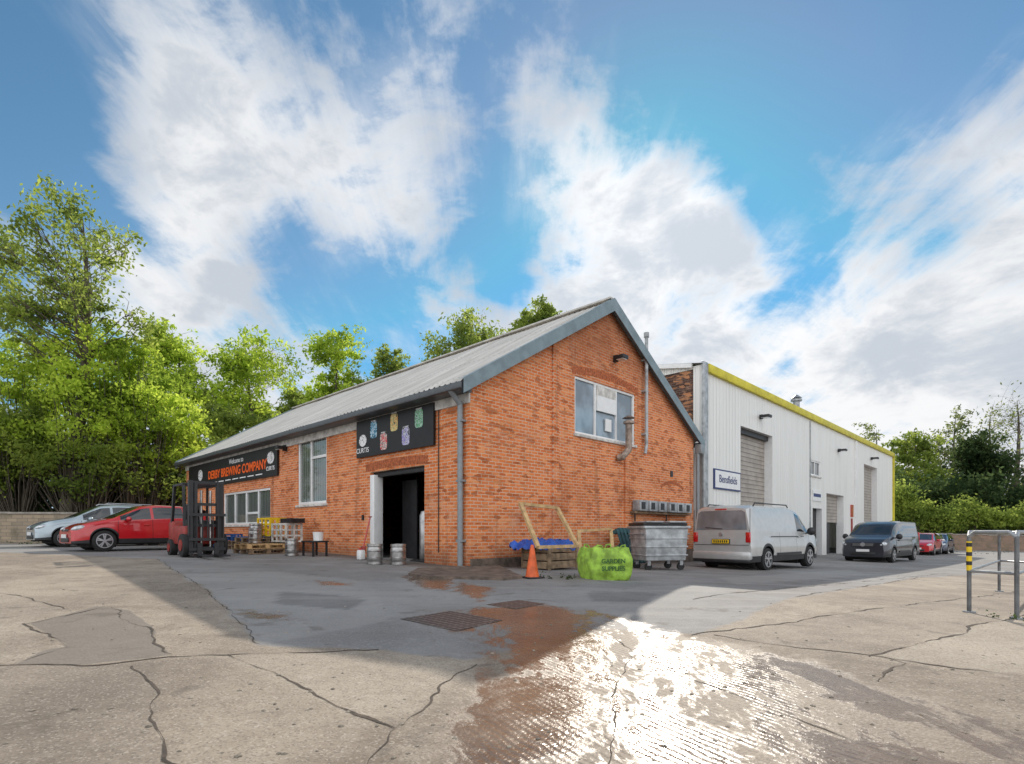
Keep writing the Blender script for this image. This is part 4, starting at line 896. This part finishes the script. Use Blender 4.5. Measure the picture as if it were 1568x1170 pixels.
mb.box((0,0,.015),(.42,.42,.03),'blackp',bev=.01); mb.lathe([(.16,.03),(.15,.06),(.10,.35),(.06,.62),(.035,.74),(.02,.75)],'orange')
mb.obj('traffic_cone',tuple(p),.5,scale=.86)
bx0=SP(1.85,-.85)
mb=MB()
for z in (.12,.31,.50):
    for y in (-.38,.38): mb.box((0,y,z),(1.15,.035,.165),'woodd',bev=.006)
    for x in (-.58,.58): mb.box((x,0,z),(.035,.76,.165),'woodd',bev=.006)
for x in (-.52,.52):
    for y in (-.42,.42): mb.box((x,y,.3),(.07,.05,.58),'woodd')
mb.box((0,0,.5),(1.1,.7,.04),'mud'); mb.obj('timber_planter_box',tuple(bx0),wr_)
mb=MB(); r2=np.random.default_rng(4); nX,nY=36,20; vs=[]
for i in range(nX+1):
    for j in range(nY+1):
        u=i/nX-.5; v=j/nY-.5; d=max(abs(u)*2,abs(v)*2); z=.65+.11*mn.noise(Vector((u*7,v*6,0)))+.09*abs(mn.noise(Vector((u*18,v*14,3))))-(.16*max(0,d-.85)/.15)
        vs.append(mb.bm.verts.new((u*1.6+.03*mn.noise(Vector((u*9,v*9,8))),v*.9,z)))
mi=mb.mi('blue')
for i in range(nX):
    for j in range(nY):
        a=i*(nY+1)+j; f=mb.bm.faces.new((vs[a],vs[a+nY+1],vs[a+nY+2],vs[a+1])); f.material_index=mi
mb.obj('blue_tarpaulin',tuple(bx0+Vector((-.15,-.1,0))),wr_,smooth=40)
mb=MB()
A,B,Cc,D=W3(797,771,12.9),W3(853,778,13.5),W3(884,836,13.0),W3(824,838,12.2)
for a,b in ((A,B),(B,Cc),(Cc,D),(D,A)): mb.beam(a,b,.09,.07,'wood')
mb.obj('timber_frame',smooth=0)
mb=MB(); A,B,Cc,D=W3(886,813,14.2),W3(935,810,15.0),W3(940,862,14.7),W3(890,866,13.9)
for a,b in ((A,B),(B,Cc),(Cc,D),(D,A)): mb.beam(a,b,.09,.06,'wood')
mb.obj('small_timber_frame',smooth=0)
mb=MB(); p=SP(5.9,-.55); pallet(mb,Matrix.Translation(p+Vector((0,0,.6)))@RZ(wr_)@Matrix.Rotation(radians(74),4,'X'),'woodt'); mb.obj('leaning_pallet',smooth=0)
mb=MB(); p=SP(5.3,-.9); pallet(mb,Matrix.Translation(p+Vector((0,0,.55)))@RZ(wr_)@Matrix.Rotation(radians(70),4,'X'),'woodt'); mb.obj('leaning_pallet',smooth=0)
bm=bmesh.new(); bmesh.ops.create_cube(bm,size=1); bmesh.ops.subdivide_edges(bm,edges=bm.edges[:],cuts=21,use_grid_fill=True)
for v in bm.verts:
    p=v.co.copy(); z=p.z+.5
    k=1+.14*sin(pi*min(1,z*1.0)); m_=max(abs(p.x),abs(p.y)); rr=sqrt(p.x**2+p.y**2)+1e-6
    f=(m_/rr)*.45+.55
    x=p.x*.84*k*f; y=p.y*.84*k*f; zz_=z*.62
    if z>.97: zz_+= -.12*(1-(m_*2))+.04*mn.noise(Vector((x*6,y*6,1)))
    pl=.018*sin(atan2(y,x)*13+2*mn.noise(Vector((x*3,y*3,z*2))))*(.3+.7*z)
    nn=mn.noise_vector(Vector((x*3,y*3,z*3)))*.035+mn.noise_vector(Vector((x*9,y*9,z*5)))*.014
    v.co=Vector((x*(1+pl*2),y*(1+pl*2),zz_))+Vector(nn)*(1 if z>.03 else .3)
mb=MB(); mb.bm.free(); mb.bm=bm; mb.mi('lime')
for sx,sy in ((-1,-1),(1,-1),(-1,1),(1,1)): mb.pipe([(sx*.30,sy*.36,.56),(sx*.28,sy*.38,.68),(sx*.20,sy*.40,.67),(sx*.14,sy*.37,.56)],.014,'lime',6)
p=i2g(925,886); p.z-=.01
bag=mb.obj('bulk_bag',tuple(p),wr_-.6,smooth=60)
for s_,z_ in (('GARDEN',.34),('SUPPLIES',.2)):
    text(s_,gab,0.0,z_,-.50,.12,'limed',bag,face='G',bold=.003)
mb=MB()
mb.box((0,0,.68),(1.15,.85,.85),'galvP',bev=.03,taper=(1.08,1.1))
for z in (.4,.62,.84): mb.box((0,0,z),(1.20+.05*(z),.90+.06*z,.035),'galvP',bev=.01)
mb.box((0,0,1.13),(1.34,1.02,.07),'galvP',bev=.02)
mb.box((0,.05,1.21),(1.30,.9,.09),'blackp',bev=.04)
mb.box((-.33,-.05,1.27),(.5,.8,.04),'galvP',bev=.02); mb.box((.33,-.05,1.27),(.5,.8,.04),'galvP',bev=.02)
for x in (-.47,.47):
    for y in (-.33,.33): mb.cyl((x,y-.03,.1),(x,y+.03,.1),.1,'rubber',seg=18); mb.box((x,y,.2),(.09,.10,.14),'galv')
for x in (-.62,.66): mb.pipe([(x,-.35,.95),(x+.05*(1 if x>0 else -1),-.35,.95),(x+.05*(1 if x>0 else -1),.35,.95),(x,.35,.95)],.02,'galv',8)
p=i2g(1008,872); mb.obj('wheeled_waste_bin',tuple(p),wr_-.55)
mb=MB()
P1=i2g(1484,938); P2=i2g(1557,948); P3=i2g(1530,906); P4=i2g(1600,915)
def hoop(a,b):
    e=(b-a).normalized()*.08
    mb.pipe([a,Vector((a.x,a.y,H-.06)),Vector((a.x+e.x,a.y+e.y,H)),Vector((b.x-e.x,b.y-e.y,H)),Vector((b.x,b.y,H-.06)),b],.025,'galv',12)
    ma=a.lerp(Vector((a.x,a.y,H)),.52); mb2=b.lerp(Vector((b.x,b.y,H)),.52); mb.cyl(ma,mb2,.02,'galv',seg=12)
hoop(P1,P2); hoop(P2,P4); hoop(P3,P4); hoop(P1,P3)
for p in (P1,P2,P3,P4): mb.cyl(p,p+Vector((0,0,.02)),.07,'galv',seg=16)
mb.cyl(P1+Vector((0,0,.55)),P1+Vector((0,0,.93)),.030,'yellowp')
for z in (.62,.74,.86): mb.cyl(P1+Vector((0,0,z)),P1+Vector((0,0,z+.05)),.032,'blackp')
mb.obj('pedestrian_barrier')
mb=MB(); mb.box((0,0,.9),(1.2,.8,1.8),'pipe',bev=.03); mb.box((0,0,1.85),(1.3,.9,.08),'barge'); mb.obj('utility_cabinet',(px(1590,51.5),51.5,H-.4),0)

# ---------------------------------------------------------------- sun, world, camera
sd=Vector((3.1,12.3,7.85)).normalized(); el=math.asin(sd.z); az=atan2(sd.x,sd.y)
su=bpy.data.lights.new('sun','SUN'); su.energy=4.4; su.angle=radians(0.5); su.color=(1,.92,.80)
so=bpy.data.objects.new('sun',su); coll.objects.link(so); so.rotation_euler=sd.to_track_quat('Z','Y').to_euler(); so.location=(0,0,40)
w=bpy.data.worlds.new('World'); scene.world=w; w.use_nodes=True; nt=w.node_tree; nt.nodes.clear()
out=N(nt,'ShaderNodeOutputWorld'); sky=N(nt,'ShaderNodeTexSky'); sky.sky_type='NISHITA'; sky.sun_disc=False; sky.sun_elevation=el; sky.sun_rotation=az; sky.air_density=1.0; sky.dust_density=0.1; sky.ozone_density=1.2
mn_=N(nt,'ShaderNodeVectorMath',operation='MINIMUM'); nt.links.new(sky.outputs[0],mn_.inputs[0]); mn_.inputs[1].default_value=(2.3,4.4,7.4)
hsv=N(nt,'ShaderNodeHueSaturation'); hsv.inputs['Saturation'].default_value=1.18; hsv.inputs['Hue'].default_value=.488; nt.links.new(mn_.outputs[0],hsv.inputs['Color'])
bg1=N(nt,'ShaderNodeBackground'); bg1.inputs[1].default_value=0.115; nt.links.new(hsv.outputs[0],bg1.inputs[0])
tcw=N(nt,'ShaderNodeTexCoord').outputs['Generated']
nrm=N(nt,'ShaderNodeVectorMath',operation='NORMALIZE'); nt.links.new(tcw,nrm.inputs[0]); D_=nrm.outputs[0]
sp=N(nt,'ShaderNodeSeparateXYZ'); nt.links.new(D_,sp.inputs[0])
zc=math_(nt,'ADD',math_(nt,'MAXIMUM',sp.outputs[2],0.0),0.22)
cb=N(nt,'ShaderNodeCombineXYZ'); nt.links.new(math_(nt,'DIVIDE',sp.outputs[0],zc),cb.inputs[0]); nt.links.new(math_(nt,'DIVIDE',sp.outputs[1],zc),cb.inputs[1])
mp=N(nt,'ShaderNodeMapping'); mp.inputs['Rotation'].default_value=(0,0,az+radians(20)); mp.inputs['Scale'].default_value=(1.0,0.75,1); mp.inputs['Location'].default_value=(3.3,1.7,0)
nt.links.new(cb.outputs[0],mp.inputs[0])
nA=noise(nt,mp.outputs[0],1.9,8,0.62,0.35)
mp3=N(nt,'ShaderNodeMapping'); mp3.inputs['Rotation'].default_value=(0,0,az+.06); mp3.inputs['Scale'].default_value=(5.0,0.55,1); nt.links.new(cb.outputs[0],mp3.inputs[0])
nB=noise(nt,mp3.outputs[0],1.3,7,0.62,0.5)
mp4=N(nt,'ShaderNodeMapping'); mp4.inputs['Scale'].default_value=(1,1,1.7); nt.links.new(D_,mp4.inputs[0])
nC=noise(nt,mp4.outputs[0],6.5,8,0.60,0.3)
dens=math_(nt,'ADD',math_(nt,'MULTIPLY',nA,0.42),math_(nt,'ADD',math_(nt,'MULTIPLY',nB,0.16),math_(nt,'MULTIPLY',nC,0.42)))
def blobn(pxx,pyy,rad,amp):
    d=Vector(((pxx-784)/F,1,(815-pyy)/F)).normalized()
    n=N(nt,'ShaderNodeVectorMath',operation='DOT_PRODUCT'); nt.links.new(D_,n.inputs[0]); n.inputs[1].default_value=d
    k=2/(rad/F)**2
    e=math_(nt,'EXPONENT',math_(nt,'MULTIPLY',math_(nt,'SUBTRACT',n.outputs['Value'],1.0),k))
    return math_(nt,'MULTIPLY',e,amp)
acc=None
for b_ in ((20,30,100,-.12),(50,250,90,-.13),(1350,80,300,-.14),(1130,120,120,-.09),(1450,330,60,-.10),(760,400,70,-.13),(440,400,60,-.10),(1210,310,55,-.06),(560,480,60,-.06),(480,60,80,-.06),(720,210,60,-.06),(1000,40,100,-.06),
    (300,140,120,.05),(380,290,120,.06),(620,300,80,.04),(950,260,120,.10),(1060,320,100,.09),(1250,470,190,.12),(1450,560,170,.11),(220,400,90,.07),(1530,280,80,.13),(1380,210,50,.04),(850,500,140,.07),(640,130,90,.03)):
    n_=blobn(*b_); acc=n_ if acc is None else math_(nt,'ADD',acc,n_)
dens=math_(nt,'ADD',math_(nt,'ADD',dens,acc),ramp(nt,sp.outputs[1],0.2,-0.5,0,0.10))  # last term thickens unseen cloud behind the camera, added to lift shaded walls
dens=math_(nt,'ADD',dens,ramp(nt,sp.outputs[2],0.40,0.02,0.005,0.055))
cov=ramp(nt,dens,0.445,0.585)
cir=math_(nt,'MULTIPLY',ramp(nt,nB,0.36,0.70,0,0.58),ramp(nt,math_(nt,'ADD',nA,math_(nt,'MULTIPLY',acc,1.6)),0.36,0.58))
cov=math_(nt,'MAXIMUM',cov,cir)
shade=ramp(nt,math_(nt,'ADD',math_(nt,'MULTIPLY',nC,.9),math_(nt,'MULTIPLY',nA,0.5)),0.60,0.84)
cc=mixc(nt,shade,(0.965,0.97,0.98),(0.60,0.65,0.72))
stn=math_(nt,'ADD',blobn(1020,300,260,0.14),ramp(nt,sp.outputs[1],0.3,-0.6,0.97,1.8))  # unseen cloud behind the camera glows stronger, added as fill for shaded faces
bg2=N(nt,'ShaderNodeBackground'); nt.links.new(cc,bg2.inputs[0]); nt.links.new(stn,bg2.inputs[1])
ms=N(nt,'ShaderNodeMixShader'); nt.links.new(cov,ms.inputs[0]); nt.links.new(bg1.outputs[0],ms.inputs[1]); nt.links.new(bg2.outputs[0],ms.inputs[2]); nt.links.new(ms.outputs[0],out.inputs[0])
cam=bpy.data.cameras.new('camera'); co_=bpy.data.objects.new('camera',cam); coll.objects.link(co_); co_.location=(0,0,H); co_.rotation_euler=(radians(90),0,0)
cam.sensor_width=36; cam.lens=36*F/1568; cam.shift_y=230/1568; cam.clip_end=3000; cam.clip_start=0.05
scene.camera=co_
scene.view_settings.view_transform='Standard'; scene.view_settings.look='None'; scene.view_settings.exposure=0
